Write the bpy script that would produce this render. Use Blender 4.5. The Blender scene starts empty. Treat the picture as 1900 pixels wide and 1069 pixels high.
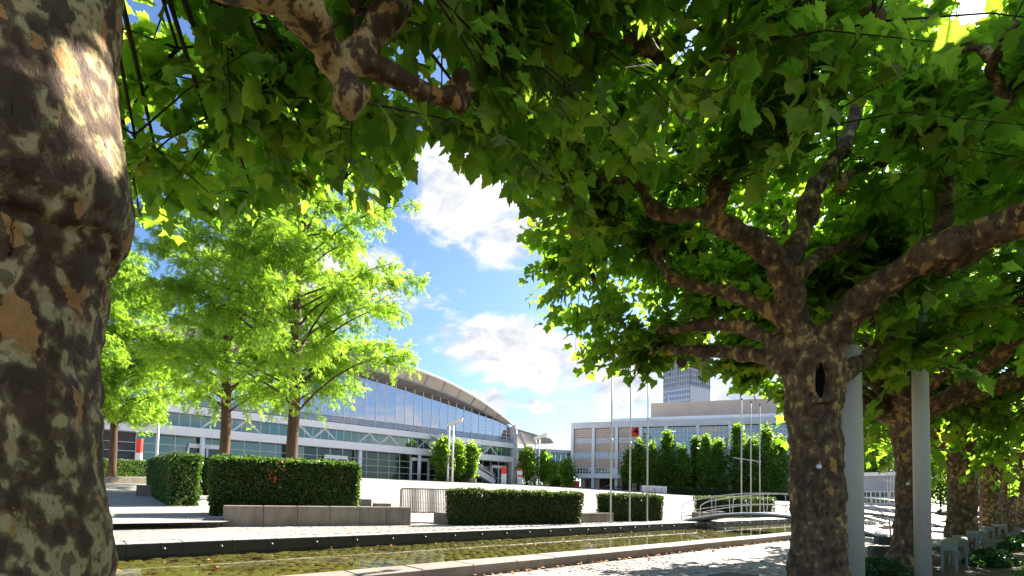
import bpy, math, random, time
import numpy as np
from mathutils import Vector, Matrix, noise as mnoise
T0 = time.time()
rng = np.random.default_rng(7)
random.seed(7)
PI = math.pi
scene = bpy.context.scene
COL = scene.collection

# ------------------------------------------------------------------ camera
FPX = 950.0                                   # focal length in pixels of the 1900 px wide photograph
PITCH, ROLL, SHIFT = math.radians(2.6), math.radians(1.17), 0.181
EYE = np.array([0, 0, 1.0])
_F = np.array([0, math.cos(PITCH), math.sin(PITCH)])
_U0 = np.array([0, -math.sin(PITCH), math.cos(PITCH)])
_R0 = np.array([1.0, 0, 0])
_R = _R0*math.cos(ROLL) + _U0*math.sin(ROLL)
_U = _U0*math.cos(ROLL) - _R0*math.sin(ROLL)
cam = bpy.data.cameras.new('camera')
cam.sensor_width = 36; cam.lens = 18; cam.shift_y = SHIFT
cam.clip_start = 0.05; cam.clip_end = 5000
cam_o = bpy.data.objects.new('camera', cam); COL.objects.link(cam_o)
M = Matrix(((_R[0], _U[0], -_F[0], EYE[0]), (_R[1], _U[1], -_F[1], EYE[1]), (_R[2], _U[2], -_F[2], EYE[2]), (0, 0, 0, 1)))
cam_o.matrix_world = M
scene.camera = cam_o

# ------------------------------------------------------------------ sun, sky, exposure
SUN_AZ, SUN_EL = math.radians(42.5), math.radians(36.6)     # azimuth from +Y towards +X
SUN_DIR = np.array([math.sin(SUN_AZ)*math.cos(SUN_EL), math.cos(SUN_AZ)*math.cos(SUN_EL), math.sin(SUN_EL)])
sl = bpy.data.lights.new('sun', 'SUN'); sl.energy = 5.0; sl.angle = math.radians(0.55); sl.color = (1.0, 0.94, 0.84)
so = bpy.data.objects.new('sun', sl); COL.objects.link(so)
so.rotation_euler = Vector(-SUN_DIR).to_track_quat('-Z', 'Y').to_euler()
so.location = (20, 20, 30)
scene.view_settings.view_transform = 'Standard'
scene.view_settings.look = 'None'
scene.view_settings.exposure = 2.1
scene.view_settings.gamma = 1.0
scene.view_settings.use_curve_mapping = False
scene.cycles.use_denoising = True
scene.cycles.max_bounces = 6
scene.cycles.diffuse_bounces = 3
scene.cycles.glossy_bounces = 3
scene.cycles.transmission_bounces = 4
scene.cycles.transparent_max_bounces = 10
scene.cycles.sample_clamp_indirect = 8.0
scene.cycles.caustics_reflective = False
scene.cycles.caustics_refractive = False


class NT:
    """small helper to write node trees"""
    def __init__(s, tree): s.t = tree; s.x = 0
    def n(s, kind, **kw):
        nd = s.t.nodes.new(kind); nd.location = (s.x, 0); s.x += 40
        ins = kw.pop('ins', {})
        for k, v in kw.items(): setattr(nd, k, v)
        for k, v in ins.items(): s.put(nd.inputs[k], v)
        return nd
    def put(s, sock, v):
        if hasattr(v, 'is_output') or isinstance(v, bpy.types.NodeSocket): s.t.links.new(v, sock)
        elif hasattr(v, 'outputs'): s.t.links.new(v.outputs[0], sock)
        else:
            if isinstance(v, (tuple, list)) and len(v) == 3 and sock.type == 'RGBA': v = (*v, 1)
            sock.default_value = v
    def m(s, op, a, b=0.0, c=0.0, clamp=False):
        nd = s.n('ShaderNodeMath', operation=op, use_clamp=clamp)
        s.put(nd.inputs[0], a); s.put(nd.inputs[1], b); s.put(nd.inputs[2], c)
        return nd.outputs[0]
    def vm(s, op, a, b=(0, 0, 0)):
        nd = s.n('ShaderNodeVectorMath', operation=op); s.put(nd.inputs[0], a); s.put(nd.inputs[1], b)
        return nd.outputs[0]
    def mix(s, f, a, b, blend='MIX'):
        nd = s.n('ShaderNodeMix', data_type='RGBA', blend_type=blend, clamp_factor=True)
        s.put(nd.inputs[0], f); s.put(nd.inputs[6], a); s.put(nd.inputs[7], b)
        return nd.outputs[2]
    def noise(s, vec, scale, detail=3.0, rough=0.5, dist=0.0, out=0):
        nd = s.n('ShaderNodeTexNoise', ins={'Scale': scale, 'Detail': detail, 'Roughness': rough, 'Distortion': dist})
        if vec is not None: s.put(nd.inputs['Vector'], vec)
        return nd.outputs[out]
    def smooth(s, v, a, b):
        nd = s.n('ShaderNodeMapRange', interpolation_type='SMOOTHSTEP', ins={'Value': v, 'From Min': a, 'From Max': b})
        return nd.outputs[0]
    def ramp(s, v, stops, interp='LINEAR'):
        nd = s.n('ShaderNodeValToRGB'); s.put(nd.inputs[0], v); r = nd.color_ramp; r.interpolation = interp
        while len(r.elements) < len(stops): r.elements.new(0.5)
        for e, (p, c) in zip(r.elements, stops):
            e.position = p; e.color = (*c, 1) if len(c) == 3 else c
        return nd.outputs[0]


world = bpy.data.worlds.new('World'); scene.world = world; world.use_nodes = True
wt = world.node_tree; wt.nodes.clear(); w = NT(wt)
sky = w.n('ShaderNodeTexSky', sky_type='NISHITA', sun_disc=False, sun_elevation=SUN_EL, sun_rotation=SUN_AZ,
          altitude=100, air_density=1.0, dust_density=1.1, ozone_density=2.0)
dirv = w.n('ShaderNodeTexCoord').outputs['Generated']
sep = w.n('ShaderNodeSeparateXYZ', ins={0: dirv})
dx, dy, dz = sep.outputs
yy = w.m('MAXIMUM', dy, 0.08)
uu = w.m('DIVIDE', dx, yy); vv = w.m('DIVIDE', dz, yy)
front = w.smooth(dy, 0.05, 0.3)
CLOUDS = [(-0.08, 0.62, 0.26, 0.13), (0.0, 0.52, 0.13, 0.08), (-0.02, 0.285, 0.23, 0.075), (0.12, 0.255, 0.18, 0.085), (0.05, 0.185, 0.14, 0.03), (-0.04, 0.185, .07, .035), (0.22, 0.22, 0.12, 0.06),
          (0.02, 0.10, 0.10, 0.03), (0.42, 0.20, 0.16, 0.08), (-0.45, 0.42, 0.3, 0.10), (0.5, .55, .3, .12)]
bias = None
for (u0, v0, rx, ry) in CLOUDS:
    a = w.m('DIVIDE', w.m('SUBTRACT', uu, u0), rx); b = w.m('DIVIDE', w.m('SUBTRACT', vv, v0), ry)
    g = w.m('SUBTRACT', 1.0, w.m('ADD', w.m('MULTIPLY', a, a), w.m('MULTIPLY', b, b)))
    g = w.m('MAXIMUM', g, -1.2)
    bias = g if bias is None else w.m('MAXIMUM', bias, g)
bias = w.m('MULTIPLY', bias, front)
sc3 = w.vm('MULTIPLY', dirv, (7.0, 7.0, 12.0))
n0 = w.noise(sc3, 1.0, 10.0, 0.62, 0.35)
n1 = w.noise(w.vm('ADD', sc3, (0.12, 0.05, 0.30)), 1.0, 6.0, 0.6, 0.35)
dens = w.m('ADD', n0, w.m('MULTIPLY', bias, 0.25))
dens = w.m('ADD', dens, w.m('MULTIPLY', w.m('SUBTRACT', 1.0, front), 0.045))
mask = w.smooth(dens, 0.54, 0.72)
mask = w.m('MULTIPLY', mask, w.smooth(dz, -0.02, 0.06))
shade = w.m('ADD', 0.76, w.m('MULTIPLY', w.m('SUBTRACT', n0, n1), 4.2), clamp=True)
shade = w.m('SUBTRACT', shade, w.m('MULTIPLY', w.smooth(dens, 0.68, 0.95), 0.22))
ccol = w.mix(shade, (0.13, 0.145, 0.172), (0.285, 0.28, 0.275))
bg_sky = w.n('ShaderNodeVectorMath', operation='SCALE', ins={0: sky.outputs[0], 'Scale': 0.047}).outputs[0]
bg_sky = w.mix(1.0, bg_sky, (0.80, 0.97, 1.16), 'MULTIPLY')
final = w.mix(mask, bg_sky, ccol)
bgn = w.n('ShaderNodeBackground', ins={'Color': final, 'Strength': 1.0})
w.n('ShaderNodeOutputWorld', ins={0: bgn.outputs[0]})

# ------------------------------------------------------------------ coordinates
TH = math.atan(1040/950.0)                    # direction of the basin and the tree row
DV = np.array([math.sin(TH), math.cos(TH), 0.0]); NV = np.array([-math.cos(TH), math.sin(TH), 0.0])
ZV = np.array([0, 0, 1.0])
def W(s, p, z=0.0): return DV*s + NV*p + ZV*z
def ray(x, y): return _F + _R*((x-950)/FPX) + _U*((534.5 + SHIFT*1900 - y)/FPX)
def at(x, y, z):                              # point at height z in the direction of a place in the photograph
    d = ray(x, y); return EYE + d*((z-EYE[2])/d[2])
def dep(x, y, Y):                             # point at distance Y in that direction
    d = ray(x, y); return EYE + d*(Y/d[1])
def proj(P):
    d = np.asarray(P) - EYE; zz = d@_F; zz = np.where(zz < 1e-3, 1e-3, zz)
    return 950 + FPX*(d@_R)/zz, 534.5 + SHIFT*1900 - FPX*(d@_U)/zz, d@_F
def ground_z(p):                              # the plaza rises gently away from the basin
    return 0.15 if p < 12.6 else max(0.15, -0.40 + 0.052*min(p, 88))

# ------------------------------------------------------------------ materials
MATS = {}
def newmat(name):
    m = bpy.data.materials.new(name); m.use_nodes = True; m.node_tree.nodes.clear(); MATS[name] = m
    return m, NT(m.node_tree)
def out(t, sh, disp=None):
    o = t.n('ShaderNodeOutputMaterial', ins={0: sh})
def principled(t, col, rough=0.7, spec=0.35, metal=0.0, normal=None, **kw):
    b = t.n('ShaderNodeBsdfPrincipled')
    t.put(b.inputs['Base Color'], col); t.put(b.inputs['Roughness'], rough); t.put(b.inputs['Specular IOR Level'], spec)
    t.put(b.inputs['Metallic'], metal)
    if normal is not None: t.put(b.inputs['Normal'], normal)
    for k, v in kw.items(): t.put(b.inputs[k], v)
    return b.outputs[0]
def bump(t, h, strength=0.4, dist=0.02):
    return t.n('ShaderNodeBump', ins={'Height': h, 'Strength': strength, 'Distance': dist}).outputs[0]
def pos(t): return t.n('ShaderNodeNewGeometry').outputs['Position']

def surf(name, c1, c2, scale=3.0, rough=0.75, spec=0.3, bumps=0.2, fine=60.0, metal=0.0, big=0.25, stretch=(1, 1, 1)):
    m, t = newmat(name)
    p = t.vm('MULTIPLY', pos(t), stretch)
    a = t.noise(p, scale, 5, 0.6); b = t.noise(p, fine, 2, 0.6); c = t.noise(p, big, 2)
    f = t.m('ADD', t.m('MULTIPLY', a, 0.6), t.m('MULTIPLY', b, 0.4))
    f = t.m('ADD', f, t.m('MULTIPLY', t.m('SUBTRACT', c, 0.5), 0.5))
    col = t.mix(t.smooth(f, 0.3, 0.7), c1, c2)
    r = t.m('ADD', rough - 0.08, t.m('MULTIPLY', a, 0.16))
    out(t, principled(t, col, r, spec, metal, bump(t, t.m('ADD', a, t.m('MULTIPLY', b, 0.5)), bumps, 0.01)))
    return m

surf('cobble', (0.22, 0.19, 0.16), (0.40, 0.35, 0.30), 9, 0.7, 0.3, 0.4, 90)
surf('mortar', (0.10, 0.09, 0.075), (0.20, 0.175, 0.15), 6, 0.9, 0.2, 0.5, 60)
surf('kerb_granite', (0.19, 0.155, 0.125), (0.30, 0.25, 0.205), 5, 0.7, 0.3, 0.25, 180)
surf('soil', (0.055, 0.045, 0.03), (0.13, 0.105, 0.07), 2.2, 0.95, 0.1, 0.9, 40)
surf('gravel', (0.22, 0.20, 0.175), (0.42, 0.385, 0.335), 14, 0.9, 0.2, 0.8, 70)
surf('stone_dark', (0.05, 0.045, 0.04), (0.11, 0.10, 0.085), 6, 0.8, 0.25, 0.4, 80)
surf('steel', (0.42, 0.42, 0.41), (0.55, 0.55, 0.53), 3, 0.35, 0.5, 0.05, 60, 0.75)
surf('galvanised', (0.22, 0.215, 0.21), (0.34, 0.335, 0.33), 8, 0.5, 0.5, 0.05, 60, 0.4)
surf('pole_paint', (0.50, 0.50, 0.47), (0.60, 0.60, 0.57), 2, 0.45, 0.4, 0.03, 40, 0.1)
surf('mast_paint', (0.54, 0.50, 0.41), (0.62, 0.58, 0.49), 1.2, 0.5, 0.35, 0.04, 30, 0.0, stretch=(1, 1, .25))
surf('bench_metal', (0.16, 0.165, 0.15), (0.22, 0.225, 0.205), 3, 0.5, 0.4, 0.05, 60)
surf('white_panel', (0.80, 0.80, 0.80), (0.86, 0.86, 0.85), 0.5, 0.5, 0.35, 0.02, 6, stretch=(1, 1, .3))
surf('lilac_panel', (0.66, 0.64, 0.64), (0.73, 0.71, 0.70), 0.5, 0.55, 0.3, 0.02, 6)
surf('beige_panel', (0.62, 0.46, 0.35), (0.70, 0.53, 0.41), 0.4, 0.7, 0.25, 0.05, 7)
surf('soffit_beige', (0.47, 0.42, 0.37), (0.54, 0.49, 0.44), 0.4, 0.7, 0.25, 0.02, 7)
surf('soffit_grey', (0.22, 0.215, 0.21), (0.28, 0.27, 0.26), 0.4, 0.6, 0.3, 0.02, 7)
surf('roof_metal', (0.50, 0.52, 0.55), (0.58, 0.60, 0.62), 0.3, 0.4, 0.4, 0.02, 5, 0.2)
surf('grey_steel', (0.30, 0.31, 0.33), (0.38, 0.39, 0.41), 1, 0.45, 0.4, 0.02, 9, 0.2)
surf('dark_grey', (0.07, 0.07, 0.075), (0.11, 0.11, 0.115), 1, 0.6, 0.3, 0.05, 9)
surf('lamp_reflector', (0.52, 0.44, 0.34), (0.66, 0.57, 0.45), 2.5, 0.5, 0.3, 0.1, 12)
surf('sign_red', (0.75, 0.055, 0.04), (0.82, 0.07, 0.055), 2, 0.5, 0.3, 0.02, 20)
surf('sign_white', (0.74, 0.74, 0.74), (0.80, 0.80, 0.80), 2, 0.5, 0.3, 0.02, 20)
surf('orange_paint', (0.75, 0.25, 0.03), (0.85, 0.32, 0.05), 2, 0.5, 0.3, 0.02, 20)
surf('black_print', (0.012, 0.012, 0.012), (0.02, 0.02, 0.02), 2, 0.6, 0.2, 0.02, 20)
surf('pallet_white', (0.55, 0.55, 0.58), (0.68, 0.68, 0.70), 3, 0.7, 0.3, 0.1, 20)
surf('wood', (0.20, 0.12, 0.06), (0.32, 0.20, 0.10), 3, 0.7, 0.3, 0.2, 50)
surf('tower_white', (0.82, 0.82, 0.82), (0.87, 0.87, 0.87), 0.05, 0.6, 0.3, 0.0, 1)
surf('tower_grid', (0.62, 0.62, 0.64), (0.70, 0.70, 0.72), 0.05, 0.6, 0.3, 0.0, 1)
surf('metasequoia_bark', (0.05, 0.03, 0.018), (0.14, 0.088, 0.055), 7, 0.9, 0.15, 0.9, 60, stretch=(1, 1, .15))
surf('twig_bark', (0.045, 0.035, 0.02), (0.09, 0.07, 0.04), 7, 0.9, 0.15, 0.4, 60)
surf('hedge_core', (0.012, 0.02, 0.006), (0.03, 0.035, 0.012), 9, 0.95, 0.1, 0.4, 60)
surf('red_leaf', (0.55, 0.07, 0.03), (0.70, 0.14, 0.05), 9, 0.7, 0.2, 0.05, 60)
surf('fallen_leaf', (0.22, 0.08, 0.03), (0.42, 0.2, 0.07), 9, 0.8, 0.2, 0.1, 60)
surf('hollow_shade', (0.006, 0.005, 0.004), (0.015, 0.012, 0.009), 9, 0.9, 0.1, 0.3, 60)  # near-black, the shade inside the trunk hollow put into the colour
surf('nozzle_metal', (0.05, 0.045, 0.04), (0.10, 0.095, 0.085), 9, 0.35, 0.5, 0.05, 60, 0.3)

# plaza paving: pale slabs, joints and long faint stains
m, t = newmat('plaza_paving'); p = pos(t)
a = t.noise(p, 0.25, 6, 0.6); b = t.noise(p, 30, 2, 0.6); c = t.noise(t.vm('MULTIPLY', p, (0.06, 0.5, 1)), 1.0, 4, .6)
col = t.mix(a, (0.28, 0.245, 0.205), (0.38, 0.345, 0.30))
col = t.mix(t.m('MULTIPLY', t.smooth(c, 0.50, 0.70), 0.6), col, (0.17, 0.15, 0.125))
br = t.n('ShaderNodeTexBrick', ins={'Vector': p, 'Color1': (1, 1, 1, 1), 'Color2': (0.93, 0.93, 0.93, 1), 'Mortar': (0.55, 0.53, 0.5, 1), 'Scale': 0.6, 'Mortar Size': 0.012})
col = t.mix(1.0, col, br.outputs[0], 'MULTIPLY')
col = t.mix(t.m('MULTIPLY', b, .25), col, (0.42, 0.38, 0.33))
out(t, principled(t, col, 0.8, 0.25, 0, bump(t, b, 0.2, 0.005)))

# concrete with vertical streaks and darker feet
m, t = newmat('concrete'); p = pos(t)
st = t.noise(t.vm('MULTIPLY', p, (5, 5, 0.8)), 1.2, 5, 0.65); g = t.noise(p, 5, 5, .65); h = t.noise(p, 70, 2)
col = t.mix(t.smooth(st, 0.30, 0.72), (0.15, 0.125, 0.09), (0.25, 0.215, 0.165))
col = t.mix(t.m('MULTIPLY', t.smooth(g, .5, .75), .6), col, (0.055, 0.048, 0.032))
col = t.mix(t.m('MULTIPLY', h, .3), col, (0.32, 0.29, 0.24))
out(t, principled(t, col, 0.85, 0.2, 0, bump(t, t.m('ADD', g, t.m('MULTIPLY', h, .5)), 0.35, 0.01)))

# mossy basin floor
m, t = newmat('basin_stone'); p = pos(t)
a = t.noise(p, 1.1, 4, .6); b = t.noise(p, 26, 3, .6); c = t.noise(t.vm('ADD', p, (4, 9, 2)), 2.2, 3, .6)
col = t.mix(b, (0.17, 0.155, 0.035), (0.45, 0.40, 0.11))
col = t.mix(t.smooth(c, .55, .66), col, (0.14, 0.045, 0.02))
col = t.mix(t.m('MULTIPLY', t.smooth(a, .48, .66), .6), col, (0.12, 0.10, 0.04))
out(t, principled(t, col, 0.8, 0.2, 0, bump(t, b, .5, .01)))

# kerb on the far side: pale top, face colour dark with wet algae plus painted-in shade
m, t = newmat('kerb_wet_shaded'); p = pos(t); sz = t.n('ShaderNodeSeparateXYZ', ins={0: p}).outputs[2]
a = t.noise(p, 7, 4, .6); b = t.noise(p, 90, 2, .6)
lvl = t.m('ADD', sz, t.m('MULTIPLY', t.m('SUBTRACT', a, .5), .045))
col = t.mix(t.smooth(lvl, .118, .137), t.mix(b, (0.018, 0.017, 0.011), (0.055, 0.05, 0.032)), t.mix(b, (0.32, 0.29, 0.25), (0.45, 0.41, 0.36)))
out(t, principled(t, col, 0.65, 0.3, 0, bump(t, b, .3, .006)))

# water: clear, fresnel reflections, small ripples
m, t = newmat('water'); p = pos(t)
rp = t.m('ADD', t.noise(p, 2.2, 3, .5), t.m('MULTIPLY', t.noise(p, 9, 2, .5), .35))
nrm = bump(t, rp, 0.05, 0.02)
fr = t.n('ShaderNodeFresnel', ins={'IOR': 1.24, 'Normal': nrm}).outputs[0]
gl = t.n('ShaderNodeBsdfGlossy', ins={'Color': (1, 1, 1, 1), 'Roughness': 0.02, 'Normal': nrm})
tr = t.n('ShaderNodeBsdfTransparent', ins={'Color': (0.86, 0.88, 0.72, 1)})
mx = t.n('ShaderNodeMixShader', ins={0: fr, 1: tr.outputs[0], 2: gl.outputs[0]})
out(t, mx.outputs[0])

def glass(name, base, tint, fac, rough=0.015):
    m, t = newmat(name)
    wv = t.noise(pos(t), 0.35, 2, .5)
    nrm = bump(t, wv, 0.02, 0.05)
    pr = principled(t, base, 0.15, 0.5)
    gl = t.n('ShaderNodeBsdfGlossy', ins={'Color': (*tint, 1), 'Roughness': rough, 'Normal': nrm})
    lw = t.n('ShaderNodeLayerWeight', ins={'Blend': 0.35}).outputs['Facing']
    f = t.m('ADD', fac, t.m('MULTIPLY', lw, 0.35), clamp=True)
    mx = t.n('ShaderNodeMixShader', ins={0: f, 1: pr, 2: gl.outputs[0]})
    out(t, mx.outputs[0])
glass('glass_sky', (0.06, 0.065, 0.08), (0.88, 0.85, 0.90), 0.5)
glass('glass_green', (0.02, 0.06, 0.05), (0.50, 0.66, 0.62), 0.22)
glass('glass_dark', (0.006, 0.018, 0.015), (0.38, 0.52, 0.47), 0.07)
glass('glass_grey', (0.05, 0.055, 0.06), (0.62, 0.62, 0.62), 0.28)
glass('glass_blue', (0.05, 0.055, 0.085), (0.55, 0.58, 0.75), 0.3)

def bark(name, stops, sc, sc2, orange, var=0.2):
    m, t = newmat(name)
    p = t.vm('MULTIPLY', pos(t), (1, 1, 0.72))
    wob = t.n('ShaderNodeTexNoise', ins={'Vector': p, 'Scale': 9.0, 'Detail': 4.0})
    q = t.vm('ADD', p, t.vm('MULTIPLY', t.vm('SUBTRACT', wob.outputs[1], (.5, .5, .5)), (.05, .05, .05)))
    a = t.noise(q, sc, 4.0, 0.5, 0.0); b = t.noise(t.vm('ADD', q, (7.3, 2.1, 5.5)), sc2, 4.0, 0.5, 0.0)
    lowf = t.noise(t.vm('ADD', p, (3.1, 8.2, 1.7)), 1.6, 2, .5)
    a = t.m('ADD', a, t.m('MULTIPLY', t.m('SUBTRACT', lowf, 0.5), var)); b = t.m('ADD', b, t.m('MULTIPLY', t.m('SUBTRACT', lowf, 0.5), var*.6))
    fine = t.noise(p, 70, 4, .7); mid = t.noise(p, 14, 4, .65)
    streak = t.noise(t.vm('MULTIPLY', p, (34, 34, 5)), 1.0, 4, .7)
    col = t.ramp(a, stops, 'CONSTANT')
    col = t.mix(t.smooth(b, orange[0], orange[0] + 0.015), col, orange[1])
    col = t.mix(t.smooth(b, 0.37, 0.355), col, orange[2])
    lum = t.m('ADD', 0.50, t.m('ADD', t.m('MULTIPLY', mid, 0.55), t.m('MULTIPLY', fine, 0.45)))
    lumc = t.n('ShaderNodeCombineColor', ins={0: lum, 1: lum, 2: lum}).outputs[0]
    col = t.mix(1.0, col, lumc, 'MULTIPLY')
    crack = t.smooth(streak, 0.66, 0.76)
    col = t.mix(t.m('MULTIPLY', crack, 0.7), col, (0.02, 0.012, 0.006))
    steps = t.n('ShaderNodeSeparateColor', ins={0: t.ramp(a, [(s_[0], (0.25 + 0.12*i,)*3) for i, s_ in enumerate(stops)], 'CONSTANT')}).outputs[0]
    hgt = t.m('ADD', t.m('MULTIPLY', steps, -0.6), t.m('ADD', t.m('MULTIPLY', mid, 0.7), t.m('ADD', t.m('MULTIPLY', fine, 0.35), t.m('MULTIPLY', crack, -0.8))))
    out(t, principled(t, col, 0.72, 0.25, 0, bump(t, hgt, 1.0, 0.018)))
bark('bark_mottled', [(0.0, (0.075, 0.040, 0.018)), (0.43, (0.125, 0.070, 0.032)), (0.495, (0.17, 0.12, 0.05)), (0.53, (0.32, 0.225, 0.085)), (0.56, (0.46, 0.335, 0.145)), (0.66, (0.20, 0.14, 0.058))],
     21.0, 11.0, (0.61, (0.46, 0.22, 0.065), (0.10, 0.06, 0.026)), 0.28)
bark('bark_limb', [(0.0, (0.08, 0.042, 0.02)), (0.43, (0.12, 0.07, 0.032)), (0.50, (0.18, 0.115, 0.05)), (0.53, (0.46, 0.30, 0.11)), (0.60, (0.54, 0.36, 0.14)), (0.70, (0.19, 0.125, 0.055))],
     15.0, 9.0, (0.61, (0.44, 0.21, 0.065), (0.08, 0.045, 0.022)), 0.3)
bark('bark_brown', [(0.0, (0.075, 0.042, 0.021)), (0.42, (0.13, 0.078, 0.040)), (0.52, (0.175, 0.112, 0.056)), (0.59, (0.25, 0.165, 0.075)), (0.625, (0.48, 0.32, 0.105)), (0.72, (0.20, 0.13, 0.06))],
     13.0, 6.0, (0.635, (0.46, 0.26, 0.07), (0.07, 0.044, 0.022)), 0.36)

def leafmat(name, c_dark, c_light, t_dark, t_light, mixf=0.45, rough=0.42, veins=False, spec=0.35):
    m, t = newmat(name)
    r = t.n('ShaderNodeAttribute', attribute_name='rnd').outputs['Fac']
    p = pos(t)
    nz = t.noise(p, 25, 2, .5)
    f = t.m('ADD', t.m('MULTIPLY', r, 0.75), t.m('MULTIPLY', nz, 0.25))
    col = t.mix(f, c_dark, c_light); tcol = t.mix(f, t_dark, t_light)
    yel = t.smooth(r, 0.955, 0.965)
    col = t.mix(t.m('MULTIPLY', yel, .6), col, (0.22, 0.17, 0.03)); tcol = t.mix(t.m('MULTIPLY', yel, .6), tcol, (0.55, 0.42, 0.05))
    nrm = None
    if veins:
        uv = t.n('ShaderNodeUVMap', uv_map='uv').outputs[0]
        s3 = t.n('ShaderNodeSeparateXYZ', ins={0: uv}); ux = t.m('ABSOLUTE', s3.outputs[0]); uy = s3.outputs[1]
        line = None
        for ang in (0.0, 0.70, 1.45):
            ca, sa = math.cos(ang), math.sin(ang)
            dperp = t.m('ABSOLUTE', t.m('SUBTRACT', t.m('MULTIPLY', ux, ca), t.m('MULTIPLY', uy, sa)))
            along = t.m('ADD', t.m('MULTIPLY', ux, sa), t.m('MULTIPLY', uy, ca))
            l = t.m('MULTIPLY', t.smooth(dperp, 0.022, 0.008), t.smooth(along, -0.02, 0.02))
            line = l if line is None else t.m('MAXIMUM', line, l)
        col = t.mix(t.m('MULTIPLY', line, .55), col, (0.20, 0.26, 0.08)); tcol = t.mix(t.m('MULTIPLY', line, .5), tcol, (0.16, 0.26, 0.05))
        nrm = bump(t, line, 0.3, 0.004)
    pr = principled(t, col, rough, spec, 0, nrm)
    tl = t.n('ShaderNodeBsdfTranslucent', ins={'Color': tcol})
    mx = t.n('ShaderNodeMixShader', ins={0: mixf, 1: pr, 2: tl.outputs[0]})
    out(t, mx.outputs[0])
leafmat('plane_leaf', (0.024, 0.056, 0.009), (0.055, 0.105, 0.018), (0.17, 0.43, 0.014), (0.56, 0.80, 0.05), 0.62, veins=True)
leafmat('metasequoia_leaf', (0.04, 0.10, 0.014), (0.12, 0.20, 0.03), (0.24, 0.50, 0.022), (0.60, 0.84, 0.07), 0.56, 0.6, spec=0.2)
leafmat('hedge_leaf', (0.025, 0.06, 0.012), (0.075, 0.12, 0.025), (0.08, 0.20, 0.02), (0.20, 0.36, 0.03), 0.35)
leafmat('box_leaf', (0.022, 0.045, 0.01), (0.055, 0.085, 0.02), (0.07, 0.15, 0.015), (0.2, 0.30, 0.03), 0.3)
leafmat('columnar_leaf', (0.045, 0.10, 0.016), (0.11, 0.19, 0.03), (0.18, 0.38, 0.02), (0.42, 0.62, 0.04), 0.52)
leafmat('street_leaf', (0.06, 0.13, 0.02), (0.12, 0.20, 0.03), (0.30, 0.52, 0.03), (0.5, 0.72, 0.05), 0.54)
leafmat('cover_leaf', (0.015, 0.04, 0.01), (0.035, 0.07, 0.015), (0.03, 0.10, 0.015), (0.08, 0.2, 0.02), 0.25)
leafmat('grass_blade', (0.03, 0.09, 0.012), (0.07, 0.15, 0.02), (0.08, 0.24, 0.02), (0.2, 0.4, 0.03), 0.35, 0.6)

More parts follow.
